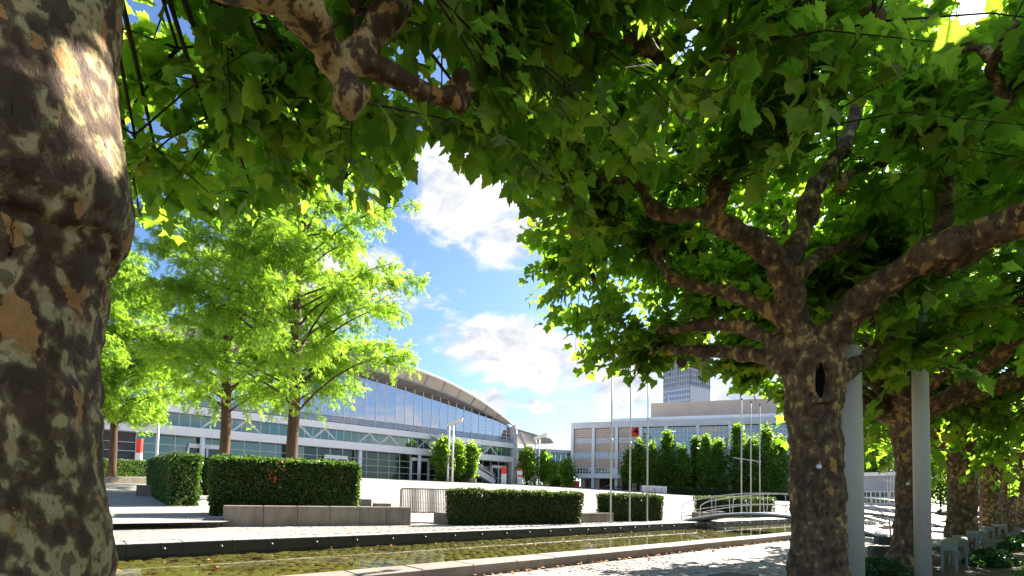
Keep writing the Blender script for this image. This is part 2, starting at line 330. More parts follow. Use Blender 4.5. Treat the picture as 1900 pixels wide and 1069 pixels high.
# ------------------------------------------------------------------ mesh helpers
class MB:
    def __init__(s): s.v = []; s.f = []
    def add(s, vs, fs):
        o = len(s.v); s.v.extend([tuple(map(float, q)) for q in vs]); s.f.extend([tuple(i+o for i in f) for f in fs]); return s
    def box(s, c, h, ax=(1, 0, 0), ay=(0, 1, 0), az=(0, 0, 1), taper=1.0):
        c = np.array(c, float); ax, ay, az = (np.array(a, float) for a in (ax, ay, az)); vs = []
        for k in (-1, 1):
            q = 1.0 if k < 0 else taper
            for i, j in ((-1, -1), (1, -1), (1, 1), (-1, 1)):
                vs.append(c + ax*h[0]*i*q + ay*h[1]*j*q + az*h[2]*k)
        return s.add(vs, [(3, 2, 1, 0), (4, 5, 6, 7), (0, 1, 5, 4), (1, 2, 6, 5), (2, 3, 7, 6), (3, 0, 4, 7)])
    def bevbox(s, c, h, b, ax=(1, 0, 0), ay=(0, 1, 0), az=(0, 0, 1)):
        """box with a bevelled top rim (12-gon side, chamfer, top)"""
        c = np.array(c, float); ax, ay, az = (np.array(a, float) for a in (ax, ay, az)); vs = []
        for zz, q in ((-h[2], 0.0), (h[2]-b, 0.0), (h[2], b)):
            for i, j in ((-1, -1), (1, -1), (1, 1), (-1, 1)):
                vs.append(c + ax*(h[0]-q)*i + ay*(h[1]-q)*j + az*zz)
        fs = [(3, 2, 1, 0), (8, 9, 10, 11)]
        for r in (0, 4):
            for k in range(4): fs.append((r+k, r+(k+1) % 4, r+4+(k+1) % 4, r+4+k))
        return s.add(vs, fs)
    def bar(s, a, b, wd, ht=None, up=(0, 0, 1)):
        a = np.array(a, float); b = np.array(b, float); ht = wd if ht is None else ht
        d = b-a; L = np.linalg.norm(d); d = d/L
        u = np.array(up, float)
        if abs(d@u) > 0.98: u = np.array([0.7, 0.7, 0.0])
        x = np.cross(d, u); x /= np.linalg.norm(x); u = np.cross(x, d)
        return s.box((a+b)/2, (L/2, wd/2, ht/2), d, x, u)
    def tube(s, pts, rad, n=10, cap=True):
        pts = [np.array(q, float) for q in pts]
        if not hasattr(rad, '__len__'): rad = [rad]*len(pts)
        rings = []; prev = None; o = len(s.v); vs = []
        for i, q in enumerate(pts):
            d = pts[min(i+1, len(pts)-1)] - pts[max(i-1, 0)]; d = d/(np.linalg.norm(d)+1e-9)
            if prev is None:
                u = np.array([0, 0, 1.0]) if abs(d[2]) < 0.9 else np.array([1.0, 0, 0])
            else: u = prev
            x = u - d*(u@d); x /= np.linalg.norm(x); prev = x; y = np.cross(d, x)
            for k in range(n):
                a = 2*PI*k/n; vs.append(q + (x*math.cos(a) + y*math.sin(a))*rad[i])
        fs = []
        for i in range(len(pts)-1):
            for k in range(n): fs.append((i*n+k, i*n+(k+1) % n, (i+1)*n+(k+1) % n, (i+1)*n+k))
        if cap:
            fs.append(tuple(reversed(range(n)))); fs.append(tuple(range((len(pts)-1)*n, len(pts)*n)))
        return s.add(vs, fs)
    def blob(s, c, r, sq=(1, 1, 1), n=8, m=6, jit=0.12):
        c = np.array(c, float); vs = [c + np.array([0, 0, -r*sq[2]])]; fs = []
        for i in range(1, m):
            ph = -PI/2 + PI*i/m
            for k in range(n):
                a = 2*PI*k/n; q = r*(1 + random.uniform(-jit, jit))
                vs.append(c + np.array([math.cos(a)*math.cos(ph)*sq[0], math.sin(a)*math.cos(ph)*sq[1], math.sin(ph)*sq[2]])*q)
        vs.append(c + np.array([0, 0, r*sq[2]])); last = len(vs)-1
        for k in range(n):
            fs.append((0, 1+(k+1) % n, 1+k)); fs.append((last, last-n+k, last-n+(k+1) % n))
        for i in range(m-2):
            for k in range(n): fs.append((1+i*n+k, 1+i*n+(k+1) % n, 1+(i+1)*n+(k+1) % n, 1+(i+1)*n+k))
        return s.add(vs, fs)
    def mesh(s, name, mat, origin=(0, 0, 0), smooth=False):
        o = np.array(origin, float)
        me = bpy.data.meshes.new(name); me.from_pydata([tuple(np.array(q)-o) for q in s.v], [], s.f)
        if mat: me.materials.append(MATS[mat])
        if smooth: me.polygons.foreach_set('use_smooth', [True]*len(me.polygons))
        me.update(); return me

def link(name, data, parent=None, loc=(0, 0, 0), rotz=0.0):
    o = bpy.data.objects.new(name, data); COL.objects.link(o); o.location = tuple(loc)
    if rotz: o.rotation_euler = (0, 0, rotz)
    if parent is not None: o.parent = parent
    return o
ORG = {}
def root(name, loc, label, cat, group=None):
    o = link(name, None, None, loc); o.empty_display_size = 0.2
    o['label'] = label; o['category'] = cat
    if group: o['group'] = group
    ORG[o.name] = np.array(loc, float); return o
def tag(o, label, cat, group=None, kind=None):
    if label: o['label'] = label
    if cat: o['category'] = cat
    if group: o['group'] = group
    if kind: o['kind'] = kind
    return o
def part(name, mb, mat, parent, smooth=False, label=None):
    """a part (or, below a part, a sub-part) whose coordinates were given in world space"""
    r = parent
    while r.parent is not None: r = r.parent
    o = link(name, mb.mesh(name, mat, ORG[r.name], smooth), parent)
    if label: o['label'] = label
    return o
def solo(name, mb, mat, origin, label, cat, group=None, kind=None, smooth=False):
    o = link(name, mb.mesh(name, mat, origin, smooth), None, origin); ORG[o.name] = np.array(origin, float)
    return tag(o, label, cat, group, kind)
def structure(name, mb, mat, smooth=False, origin=(0, 0, 0)):
    o = link(name, mb.mesh(name, mat, origin, smooth), None, origin); o['kind'] = 'structure'; ORG[o.name] = np.array(origin, float)
    return o
def piece(name, me, parent, loc, rotz=0.0):
    """shared-mesh piece, loc in world space, under a top-level object or one of its parts"""
    r = parent
    while r.parent is not None: r = r.parent
    return link(name, me, parent, np.array(loc, float) - ORG[r.name], rotz)
def copy_tree(o, loc=None, parent=None):
    c = o.copy(); COL.objects.link(c); c.parent = parent
    if loc is not None: c.location = tuple(loc)
    ORG[c.name] = np.array(c.location, float)
    for ch in list(o.children): copy_tree(ch, None, c)
    return c

def cloud_mesh(name, mat, tv, tf, P, R, S, rnd, origin=(0, 0, 0), uv=False):
    """merge copies of a small template (tv verts, tf faces of equal length) at P with rotation R (n,3,3) and scale S"""
    n = len(P); tv = np.asarray(tv, float); tf = np.asarray(tf, int); k = len(tv); fl = tf.shape[1]; nf = len(tf)
    V = np.einsum('nij,kj->nki', R, tv)*np.asarray(S, float).reshape(n, 1, -1) + np.asarray(P).reshape(n, 1, 3) - np.asarray(origin, float)
    Fc = (tf[None] + (np.arange(n)*k)[:, None, None]).reshape(-1)
    me = bpy.data.meshes.new(name)
    me.vertices.add(n*k); me.vertices.foreach_set('co', V.reshape(-1).astype(np.float32))
    me.loops.add(n*nf*fl); me.loops.foreach_set('vertex_index', Fc.astype(np.int32))
    me.polygons.add(n*nf); me.polygons.foreach_set('loop_start', (np.arange(n*nf)*fl).astype(np.int32))
    me.update(calc_edges=True)
    at_ = me.attributes.new('rnd', 'FLOAT', 'FACE'); at_.data.foreach_set('value', np.repeat(rnd, nf).astype(np.float32))
    if uv:
        u = me.uv_layers.new(name='uv'); loc = tv[tf.reshape(-1)][:, :2]
        u.data.foreach_set('uv', np.tile(loc, (n, 1)).reshape(-1).astype(np.float32))
    me.materials.append(MATS[mat]); me.update()
    return me
def frames(Y, Zh):
    """rotation matrices with columns X,Y,Z: Y axis given, Z close to the hint"""
    Y = Y/np.linalg.norm(Y, axis=1, keepdims=True)
    X = np.cross(Y, Zh); X /= np.linalg.norm(X, axis=1, keepdims=True)+1e-9
    Z = np.cross(X, Y); return np.stack([X, Y, Z], axis=2)
def unit(n):
    v = rng.normal(size=(n, 3)); return v/np.linalg.norm(v, axis=1, keepdims=True)

# leaf templates -----------------------------------------------------------
def leaf_template(half, centre=(0, 0.30), fold=0.16, droop=0.22):
    pts = [(0.0, 0.0)] + half + [(0.0, 1.0)] + [(-x, y) for x, y in reversed(half)]
    vs = [(*centre, 0.0)] + [(x, y, 0.0) for x, y in pts]
    vs = [(x, y, fold*abs(x) - droop*(y-0.2)**2 + 0.05*math.sin(9*x+5*y)) for x, y, _ in vs]
    n = len(pts); fs = [(0, 1+(i+1) % n, 1+i) for i in range(n)]
    return vs, fs
LEAF_HI = leaf_template([(0.07, -0.05), (0.26, -0.12), (0.33, -0.05), (0.45, -0.02), (0.36, 0.07), (0.31, 0.15), (0.43, 0.20), (0.45, 0.30), (0.60, 0.43), (0.43, 0.43),
                         (0.36, 0.49), (0.21, 0.44), (0.24, 0.58), (0.16, 0.66), (0.17, 0.76), (0.08, 0.84)])
HI_HALF = [(0.07, -0.05), (0.26, -0.12), (0.36, -0.05), (0.48, -0.02), (0.43, 0.07), (0.41, 0.14), (0.52, 0.22), (0.51, 0.31), (0.62, 0.43), (0.49, 0.45), (0.44, 0.53), (0.31, 0.48), (0.30, 0.60), (0.21, 0.66), (0.19, 0.78), (0.09, 0.85)]
HI_HALF2 = [(0.09, -0.03), (0.24, -0.09), (0.41, -0.03), (0.37, 0.09), (0.48, 0.18), (0.45, 0.27), (0.55, 0.37), (0.44, 0.42), (0.39, 0.52), (0.30, 0.51), (0.31, 0.62), (0.18, 0.71), (0.13, 0.83)]
LEAF_SET = [leaf_template(HI_HALF, fold=.16, droop=.22), leaf_template(HI_HALF2, fold=.30, droop=.10), leaf_template(HI_HALF, fold=-.15, droop=.4), leaf_template(HI_HALF2, fold=.08, droop=.6), leaf_template(HI_HALF, fold=.36, droop=.40)]
LEAF_LO = leaf_template([(0.26, -0.12), (0.46, -0.01), (0.40, 0.14), (0.60, 0.43), (0.30, 0.48), (0.22, 0.70)])

WINDOW = [(735, 285), (790, 248), (830, 285), (880, 308), (945, 335), (972, 370), (982, 440), (975, 480), (985, 530), (1006, 565), (1010, 615), (1050, 638), (1085, 668), (1130, 692), (1175, 712), (1205, 718),
          (1225, 680), (1265, 664), (1320, 684), (1345, 690), (1385, 728), (1450, 735), (1462, 800), (1462, 1069), (190, 1069), (190, 455), (300, 435), (420, 405), (520, 365), (600, 350), (680, 385), (740, 355)]
WINDOW = np.array(WINDOW, float)
def in_poly(x, y, poly):
    ins = np.zeros(len(x), bool); j = len(poly)-1
    for i in range(len(poly)):
        xi, yi = poly[i]; xj, yj = poly[j]
        c = ((yi > y) != (yj > y)) & (x < (xj-xi)*(y-yi)/(yj-yi+1e-12)+xi)
        ins ^= c; j = i
    return ins
LIMB_CLEAR = [                                  # (outline in the picture plane, depth): sprays do not hang in front of these boughs
    (np.array([(500, -40), (560, -40), (650, 70), (700, -40), (780, -40), (750, 60), (735, 115), (800, 140), (840, 90), (900, 110), (900, 215), (800, 205), (700, 165), (690, 225), (610, 220), (590, 130), (550, 70)], float), 2.95),
    (np.array([(1170, 330), (1370, 330), (1400, 400), (1470, 440), (1490, 330), (1560, 170), (1620, 170), (1600, 290), (1530, 400), (1530, 560), (1700, 450), (1900, 360), (1900, 480), (1760, 520), (1600, 620), (1580, 800), (1450, 800), (1440, 690), (1230, 680), (1215, 590), (1380, 590), (1220, 545), (1200, 455), (1250, 500), (1400, 530), (1310, 450), (1250, 420), (1180, 400)], float), 5.6)]
SUN_GAPS = []                                  # (point, radius): gaps in the crown through which a sun fleck falls
def keep_leaf(P, near=1.3, window=True):
    x, y, d = proj(P)
    ok = np.linalg.norm(P-EYE, axis=1) > near
    if window: ok &= ~((d > 0.2) & in_poly(x + rng.normal(0, 9, len(x)), y + rng.normal(0, 9, len(x)), WINDOW))
    for pl_, dp_ in LIMB_CLEAR: ok &= ~((d > 0.2) & (d < dp_) & in_poly(x + rng.normal(0, 6, len(x)), y + rng.normal(0, 6, len(x)), pl_))
    for q, r in SUN_GAPS:
        v = P - q; al_ = v@SUN_DIR; dist = np.linalg.norm(v - np.outer(al_, SUN_DIR), axis=1)
        ok &= ~((al_ > 0.1) & (dist < r))
    return ok

# ------------------------------------------------------------------ plane trees
def shoots(knobs, n_per, seed, length=(0.6, 1.5), leaf_gap=0.085, up=0.55):
    """leafy shoots growing from pollard knobs: returns twig segments and leaf frames"""
    r = np.random.default_rng(seed); segs = []; LP = []; LY = []; LZ = []
    for kp, od, kn in knobs:
        kp = np.asarray(kp, float); od = np.asarray(od, float); od = od/(np.linalg.norm(od)+1e-9)
        kn = kn*r.choice([.25, .6, 1.0, 1.3, 1.9])
        for _ in range(int(n_per*kn)):
            d = r.normal(size=3); d /= np.linalg.norm(d)
            d = d*0.85 + od*0.55 + np.array([0, 0, up])*r.uniform(0.2, 1.0); d /= np.linalg.norm(d)
            L = r.uniform(*length); droop = r.uniform(0.10, 0.42)*L
            nn = max(4, int(L/leaf_gap)); tt = np.linspace(0.12, 1.0, nn)
            pts = kp + np.outer(tt*L, d); pts[:, 2] -= droop*tt**2
            segs.append((kp, kp + d*L*0.5 - np.array([0, 0, droop*.25]), pts[-1]))
            side = np.cross(d, [0, 0, 1.0]); side /= np.linalg.norm(side)+1e-9
            sg = np.where(np.arange(nn) % 2 == 0, 1, -1)[:, None]
            ld = side*sg*0.8 + d*0.55 + r.normal(size=(nn, 3))*0.35 + np.array([0, 0, -0.25]); ld /= np.linalg.norm(ld, axis=1, keepdims=True)
            LP.append(pts + ld*r.uniform(0.05, 0.10, (nn, 1))); LY.append(ld + np.array([0, 0, -0.35])*r.uniform(0.0, 1.6, (nn, 1)))
            LZ.append(np.array([0, 0, 1.0]) + r.normal(size=(nn, 3))*0.45)
    return segs, np.concatenate(LP), np.concatenate(LY), np.concatenate(LZ)

def wood_mesh(name, mb, mat, voxel, smooth_it, disp, origin, extra=None):
    """limbs and knobs fused into one skin, smoothed and roughened"""
    me = mb.mesh('tmp', None); o = link('tmp', me)
    r = o.modifiers.new('r', 'REMESH'); r.mode = 'VOXEL'; r.voxel_size = voxel
    s = o.modifiers.new('s', 'SMOOTH'); s.factor = 0.5; s.iterations = smooth_it
    bpy.context.view_layer.update()
    ev = o.evaluated_get(bpy.context.evaluated_depsgraph_get())
    new = bpy.data.meshes.new_from_object(ev); bpy.data.objects.remove(o); bpy.data.meshes.remove(me)
    n = len(new.vertices); co = np.empty(n*3, np.float32); no = np.empty(n*3, np.float32)
    new.vertices.foreach_get('co', co); new.vertices.foreach_get('normal', no); co = co.reshape(-1, 3).astype(float); no = no.reshape(-1, 3)
    d = np.zeros(n)
    for amp, fx, fz in disp:
        d += amp*np.array([mnoise.noise(Vector((c[0]*fx, c[1]*fx, c[2]*fz))) for c in co])
    if extra is not None: d += extra(co)
    co = co + no*d[:, None] - np.asarray(origin)
    new.vertices.foreach_set('co', co.reshape(-1).astype(np.float32))
    new.materials.clear(); new.materials.append(MATS[mat])
    new.polygons.foreach_set('use_smooth', [True]*len(new.polygons)); new.name = name; new.update()
    return new

def smooth_path(pts, rad, sub=4):
    pts = np.array(pts, float); rad = np.array(rad, float); o = []; ro = []
    P = np.vstack([2*pts[0]-pts[1], pts, 2*pts[-1]-pts[-2]])
    for i in range(1, len(P)-2):
        for k in range(sub):
            t_ = k/sub
            q = 0.5*((2*P[i]) + (-P[i-1]+P[i+1])*t_ + (2*P[i-1]-5*P[i]+4*P[i+1]-P[i+2])*t_**2 + (-P[i-1]+3*P[i]-3*P[i+1]+P[i+2])*t_**3)
            o.append(q); ro.append(rad[i-1]*(1-t_)+rad[i]*t_)
    o.append(pts[-1]); ro.append(rad[-1]); return o, ro

def plane_tree(base, label, wood, knobs, bark_mat, voxel, smooth_it, disp, seed, n_shoots, n_parts, hi, near=1.3, window=True, extra=None, leaf=(0.17, 0.26), length=(0.6, 1.5), limb_split=None, up=0.55, gap=.085):
    t_ = root('plane_tree', base, label, 'tree', 'plane trees standing in a row along the basin')
    link('trunk', wood_mesh('trunk', wood, bark_mat, voxel, smooth_it, disp, base, extra), t_)
    if limb_split is not None:
        link('limb', wood_mesh('limb', limb_split, 'bark_limb', voxel, smooth_it, disp, base), t_)
    segs, P, Y, Z = shoots(knobs, n_shoots, seed, length, gap, up=up)
    tw = MB()
    for a, b, c in segs:
        x, y, d = proj(np.array([c, b]))
        if window and ((d > 0.2) & in_poly(x, y, WINDOW)).any(): continue
        tw.tube([a, b, c], [0.009, 0.006, 0.003], 3, False)
    part('twig', tw, 'twig_bark', t_)['kind'] = 'stuff'
    k = keep_leaf(P, near, window); P, Y, Z = P[k], Y[k], Z[k]
    n = len(P); R = frames(Y, Z); S = rng.uniform(leaf[0], leaf[1], n); rnd = rng.uniform(0, 1, n)
    S = np.stack([S*rng.uniform(0.85, 1.1, n), S, S], 1)
    S = S[:, :1]                                   # keep leaves similar
    order = np.argsort(np.linalg.norm(P-EYE, axis=1))
    if n_parts:
        x, y, d = proj(P); vis = (d > 0.2) & (x > 0) & (x < 1900) & (y > 0) & (y < 1069)
        order = np.concatenate([order[vis[order]], order[~vis[order]]])
    a, b = order[:n_parts], order[n_parts:]
    if n_parts:
        mv = [cloud_mesh('leaf', 'plane_leaf', LEAF_SET[q][0], LEAF_SET[q][1], np.zeros((1, 3)), np.eye(3)[None], [1.0], np.array([0.1+0.2*q]), uv=True) for q in range(5)]
        for i, q in enumerate(a):
            o = link('leaf', mv[i % 5], t_)
            mw = Matrix.Translation(Vector(P[q]-np.asarray(base))) @ Matrix([list(R[q][r_])+[0] for r_ in range(3)]+[[0, 0, 0, 1]]) @ Matrix.Scale(float(S[q, 0]), 4)
            o.matrix_local = mw
    for k_ in range(5 if hi else 1):
        tv, tf = LEAF_SET[k_] if hi else LEAF_LO
        bb = b[k_::5] if hi else b
        fo = link('foliage', cloud_mesh('foliage', 'plane_leaf', tv, tf, P[bb], R[bb], S[bb], rnd[bb], base, True), t_)
        fo['kind'] = 'stuff'
    return t_, n

def limb(mb, pts, rad, n=12, sub=4):
    a, b = smooth_path(pts, rad, sub); ph_ = random.uniform(0, 6)
    b = [q*(1 + .10*math.sin(i*1.1+ph_) + .07*math.sin(i*2.3+2*ph_)) for i, q in enumerate(b)]
    mb.tube(a, b, n)
    if max(rad) > .07:
        for i in range(3, len(a)-1, 5):
            v_ = np.array([random.gauss(0, 1) for _ in range(3)]); mb.blob(a[i] + v_/np.linalg.norm(v_)*b[i]*.75, b[i]*random.uniform(.35, .55))

# --- nearest tree, its trunk filling the left edge
def tree_near():
    phi = math.radians(-47.6); d = 1.9
    cx, cy = d*math.sin(phi), d*math.cos(phi); base = np.array([cx, cy, 0.0])
    mb = MB()
    prof = [(-.1, .50), (0.0, .43), (.25, .35), (.6, .325), (.85, .305), (1.05, .292), (1.15, .298), (1.24, .292), (1.35, .276), (1.50, .276), (1.58, .285), (1.63, .29), (1.68, .318), (1.78, .338), (1.9, .328), (2.05, .305), (2.25, .287), (2.5, .285), (2.75, .31), (3.0, .36)]
    lean = lambda z: np.array([cx - 0.012*(z-1.6), cy, z])
    mb.tube([lean(z) for z, _ in prof], [r for _, r in prof], 40)
    fork = lean(2.95)
    lm = MB(); bm_ = MB(); knobs = []
    def K(p, od, r, kn=1.0, m=lm, sq=(1, 1, 1)):
        m.blob(p, r, sq); knobs.append((p, od, kn))
    a = [fork, dep(330, -110, 1.75), dep(520, -12, 2.10), dep(588, 55, 2.32), dep(622, 118, 2.46)]
    limb(lm, a, [.16, .12, .085, .088, .082])
    limb(lm, [dep(622, 118, 2.46), dep(655, 112, 2.52), dep(692, 66, 2.6), dep(735, 5, 2.7), dep(770, -90, 2.85)], [.075, .07, .078, .085, .075])
    limb(lm, [dep(622, 110, 2.46), dep(640, 150, 2.47), dep(648, 176, 2.46)], [.075, .06, .075])
    limb(lm, [dep(650, 118, 2.5), dep(700, 128, 2.56), dep(745, 152, 2.64), dep(790, 176, 2.72), dep(840, 182, 2.8)], [.06, .056, .052, .046, .05])
    K(dep(648, 184, 2.46), (0.2, 0.3, 0.9), .082, 0.5); lm.blob(dep(672, 172, 2.5), .05)
    K(dep(858, 165, 2.82), (0.5, 0.2, 0.9), .08, 0.8, sq=(.9, .9, 1.35)); lm.blob(dep(850, 195, 2.8), .045)
    K(dep(770, -90, 2.85), (0.3, 0.2, 1), .11, 1.0)
    for (x, y, Y_, kn) in [(330, 90, 3.0, .9), (430, 20, 2.9, .9), (470, 170, 3.2, 1), (560, 240, 3.7, 1.1), (400, 270, 3.5, 1.2), (690, 230, 3.8, 1.1), (300, 330, 3.7, 1.2), (820, 60, 3.6, 1), (960, 100, 4.1, 1.2), (900, 230, 4.3, .9),
                           (980, -60, 3.5, 1), (560, -90, 2.9, 1), (250, 250, 3.2, .9), (640, 330, 4.4, .9), (520, 320, 4.4, 1), (850, -190, 3.1, 1), (690, -250, 2.9, 1), (400, -200, 2.4, 1), (1080, 60, 4.6, 1), (260, 400, 4.3, .7), (470, 360, 4.0, .8), (660, 20, 2.6, .9), (913, 44, 2.9, 1.2), (1010, 0, 3.3, 1.2), (800, -20, 2.4, 1.0), (1080, -40, 3.6, 1.2), (900, -90, 2.7, 1.2), (1000, -160, 3.0, 1.2)]:
        q = dep(x, y, Y_); mid = (fork+q)/2 + np.array([0, 0, 0.35])
        pa_, ra_ = smooth_path([fork, fork*.65+mid*.35+np.array([0, 0, .35]), mid, q], [.04, .024, .014, .008]); bm_.tube(pa_, ra_, 6)
        K(q, (q-fork)*np.array([1, 1, .2]), .025, kn)
    for az in (150, 200, 250, 300):
        a_ = math.radians(az)
        for L, h in ((1.6, .9), (2.8, 1.2)):
            q = fork + np.array([math.sin(a_+L*.15)*L, math.cos(a_+L*.15)*L, h])
            limb(lm, [fork, (fork+q)/2 + np.array([0, 0, .25]), q], [.11, .07, .05], 8)
            K(q, (q-fork), .10, 1.0)
    SUN_GAPS.append((EYE, 0.16))
    SUN_GAPS.append((dep(184, 212, 1.33), 0.19))
    def crease(co):                                        # the swollen, folded belt round the trunk
        z = co[:, 2]; ang = np.arctan2(co[:, 1]-cy, co[:, 0]-cx)
        zc = 1.635 + 0.025*np.sin(3*ang+1) + 0.012*np.sin(7*ang)
        e = -0.020*np.exp(-((z-zc)/0.016)**2) - 0.010*np.exp(-((z-zc+0.05)/0.012)**2) - 0.010*np.exp(-((z-zc-.06)/0.012)**2)
        e += -0.012*np.exp(-((z-1.47-.02*np.sin(4*ang))/0.012)**2)
        wr = np.array([mnoise.noise(Vector((c[0]*3, c[1]*3, c[2]*26))) for c in co])
        low = 1/(1+np.exp((z-2.0)/.15))
        return e + wr*0.006*low
    t_, n = plane_tree(base, 'thick mottled plane tree trunk filling the left edge, leafy boughs overhead', mb, knobs, 'bark_mottled', 0.0125, 3,
                       [(0.026, 2.4, 2.0), (0.016, 6, 4.5), (0.008, 14, 10), (0.004, 34, 26)], 11, 9.5, 260, True, 1.45, extra=crease, limb_split=lm, length=(0.5, 1.25), leaf=(.09, .165), gap=.047)
    part('bough', bm_, 'twig_bark', t_)['kind'] = 'stuff'
    return n

# --- the large tree in the middle right
def tree_mid():
    X0, Y0 = 3.10, 5.22; base = np.array([X0, Y0, 0.0]); Y = Y0
    mb = MB(); knobs = []
    prof = [(-.1, .42), (0, .36), (.15, .285), (.4, .262), (.7, .252), (1.0, .248), (1.3, .245), (1.6, .243), (1.8, .248), (1.95, .262), (2.1, .268), (2.25, .275), (2.4, .29), (2.52, .27), (2.62, .2)]
    cxs = lambda z: np.array([X0 + (0.02*math.sin(z*2.3)), Y0, z])
    mb.tube([cxs(z) for z, _ in prof], [r for _, r in prof], 28)
    f = lambda x, y, dy: dep(x, y, Y0+dy)
    def L(pts, rad): limb(mb, [f(*q) for q in pts], rad)
    def K(q, od, r, kn=1.0, sq=(1, 1, 1)):
        mb.blob(q, r, sq); knobs.append((q, od, kn))
    L([(1495, 660, 0), (1478, 590, -.05), (1458, 520, -.1), (1420, 462, -.2), (1372, 432, -.3), (1330, 418, -.35)], [.17, .135, .13, .12, .105, .10])
    L([(1330, 418, -.35), (1322, 396, -.35), (1335, 372, -.35), (1352, 338, -.35)], [.10, .09, .075, .04])
    L([(1330, 385, -.35), (1290, 398, -.3), (1248, 402, -.2), (1212, 385, -.1), (1190, 350, 0)], [.075, .068, .072, .085, .05])
    K(f(1190, 348, 0), (-.7, .1, .7), .075); K(f(1322, 352, -.35), (-.1, -.2, 1), .06, .6)
    L([(1450, 500, -.05), (1478, 455, .05), (1500, 405, .15), (1505, 362, .2), (1532, 320, .3), (1568, 268, .35), (1592, 195, .4), (1600, 110, .4)], [.11, .095, .10, .105, .09, .085, .08, .07])
    K(f(1560, 345, .2), (.3, .2, .4), .065, .4); K(f(1600, 105, .4), (.1, .1, 1), .11)
    L([(1515, 660, 0), (1560, 600, -.15), (1640, 525, -.45), (1730, 470, -.8), (1820, 435, -1.1), (1930, 395, -1.4), (2050, 350, -1.7)], [.19, .16, .15, .145, .135, .12, .10])
    L([(1700, 480, -.7), (1760, 490, -.7), (1815, 470, -.75)], [.09, .07, .05]); K(f(2050, 345, -1.7), (1, -.2, .8), .12)
    K(f(1822, 466, -.75), (.7, .2, .2), .06, .3)
    L([(1470, 650, .05), (1420, 625, .3), (1370, 606, .55), (1310, 602, .8), (1255, 612, 1.0), (1230, 612, 1.1)], [.13, .09, .08, .07, .062, .055]); K(f(1228, 612, 1.1), (-.8, .4, .3), .075, 1.1)
    L([(1465, 680, 0), (1420, 662, .3), (1360, 655, .6), (1300, 652, .9), (1250, 648, 1.1), (1215, 652, 1.3)], [.12, .085, .075, .065, .06, .055]); K(f(1214, 652, 1.3), (-.7, .6, .2), .08, 1.1); K(f(1265, 672, 1.1), (-.3, .4, -.3), .06, .5)
    L([(1470, 600, .05), (1400, 560, .2), (1340, 540, .45), (1280, 528, .7), (1235, 508, .9), (1222, 470, 1.0)], [.11, .075, .07, .06, .055, .07]); K(f(1220, 462, 1.0), (-.6, .4, .8), .09, 1.1)
    L([(1470, 520, .1), (1530, 470, .5), (1590, 448, .8), (1650, 420, 1.1), (1668, 395, 1.2)], [.09, .07, .07, .065, .08]); K(f(1668, 388, 1.2), (.4, .5, .8), .09)
    L([(1520, 720, .05), (1565, 690, .3), (1625, 652, .7), (1672, 610, 1.0), (1698, 560, 1.2), (1728, 500, 1.3)], [.14, .10, .095, .09, .085, .08]); K(f(1730, 490, 1.3), (.5, .5, .6), .1)
    L([(1740, 465, -.8), (1750, 400, -.6), (1755, 330, -.4), (1750, 280, -.3)], [.06, .07, .075, .07]); K(f(1750, 270, -.3), (.1, 0, 1), .095)
    fork = f(1490, 600, 0); nodes = [k_[0] for k_ in knobs] + [f(1372, 432, -.3), f(1500, 405, .15), f(1640, 525, -.45), f(1730, 470, -.8), f(1310, 602, .8), f(1340, 540, .45), f(1592, 195, .4)]
    extra_k = [(1050, 150, 1.0, 1.2), (1150, 40, .8, 1.2), (1250, 150, 1.3, 1.2), (1090, 330, 1.4, 1.2), (1170, 240, .4, 1.1), (1080, 470, 1.8, 1.2), (1130, 580, 2.2, 1.2), (1190, 650, 2.4, 1.1), (1290, 672, 2.8, 1.1),
               (1400, 680, 2.9, 1), (1350, 90, .3, 1.2), (1440, 170, .8, 1.1), (1300, 300, 2.3, 1.2), (1420, 300, 1.8, 1.1), (1500, 60, -.2, 1.1), (1620, 40, -.6, 1), (1700, 240, .8, 1.1), (1760, 110, -.2, 1.1), (1860, 190, -.2, 1.1),
               (1800, 330, .8, 1.1), (1500, 240, 2.3, 1.2), (1160, 420, .3, .9), (1080, 60, .2, 1.1), (1240, -60, -.4, 1), (1400, -40, -.9, 1), (1560, 400, 2.2, 1), (1870, 60, -.9, 1), (1340, 560, 2.6, 1.1), (1450, 480, 2.8, 1), (1240, 500, 2.5, 1.1), (1640, 300, 2.2, 1.1), (1180, 130, 2.6, 1.1), (1330, 200, 3.0, 1.1), (1880, 280, 1.2, 1)]
    behind = [(1250, 330, 2.6), (1350, 330, 3.0), (1440, 380, 3.2), (1530, 330, 3.0), (1620, 420, 2.8), (1700, 360, 3.0), (1280, 440, 2.8), (1380, 490, 3.0), (1600, 520, 3.0), (1660, 500, 3.4), (1400, 600, 3.4), (1300, 580, 3.2), (1780, 420, 3.0), (1850, 400, 2.6), (1560, 200, 2.8), (1700, 180, 2.8), (1800, 230, 2.6), (1460, 250, 3.2), (1640, 600, 3.2), (1560, 620, 3.6)]
    extra_k += [(x_, y_, d_, 1.5) for x_, y_, d_ in behind]
    for (x, y, dy, kn) in extra_k:
        zmax = (4.6 if dy < 2.5 else 6.2) + .5*math.sin(x*.05); v_ = ray(x, y); Ym = (zmax-1)/max(v_[2], .05)*v_[1]
        q = dep(x, y, min(Y0+dy, max(Ym, 3.4)))
        src = min(nodes, key=lambda a_: np.linalg.norm(a_-q)); mid = (src+q)/2 + np.array([random.uniform(-.1, .1), random.uniform(-.1, .1), random.uniform(.02, .2)])
        limb(mb, [src, src*.7+mid*.3+np.array([0, 0, .06]), mid, q], [.055, .045, .038, .03], 7); nodes.append(q)
        K(q, (q-fork)*np.array([1, 1, .4]), .07, kn*(.55 if (y < 230 and dy < 2.5) else 1.0))
    # the slit-like hollow below the fork, lip at its foot
    qc = dep(1522, 708, Y0-.24)
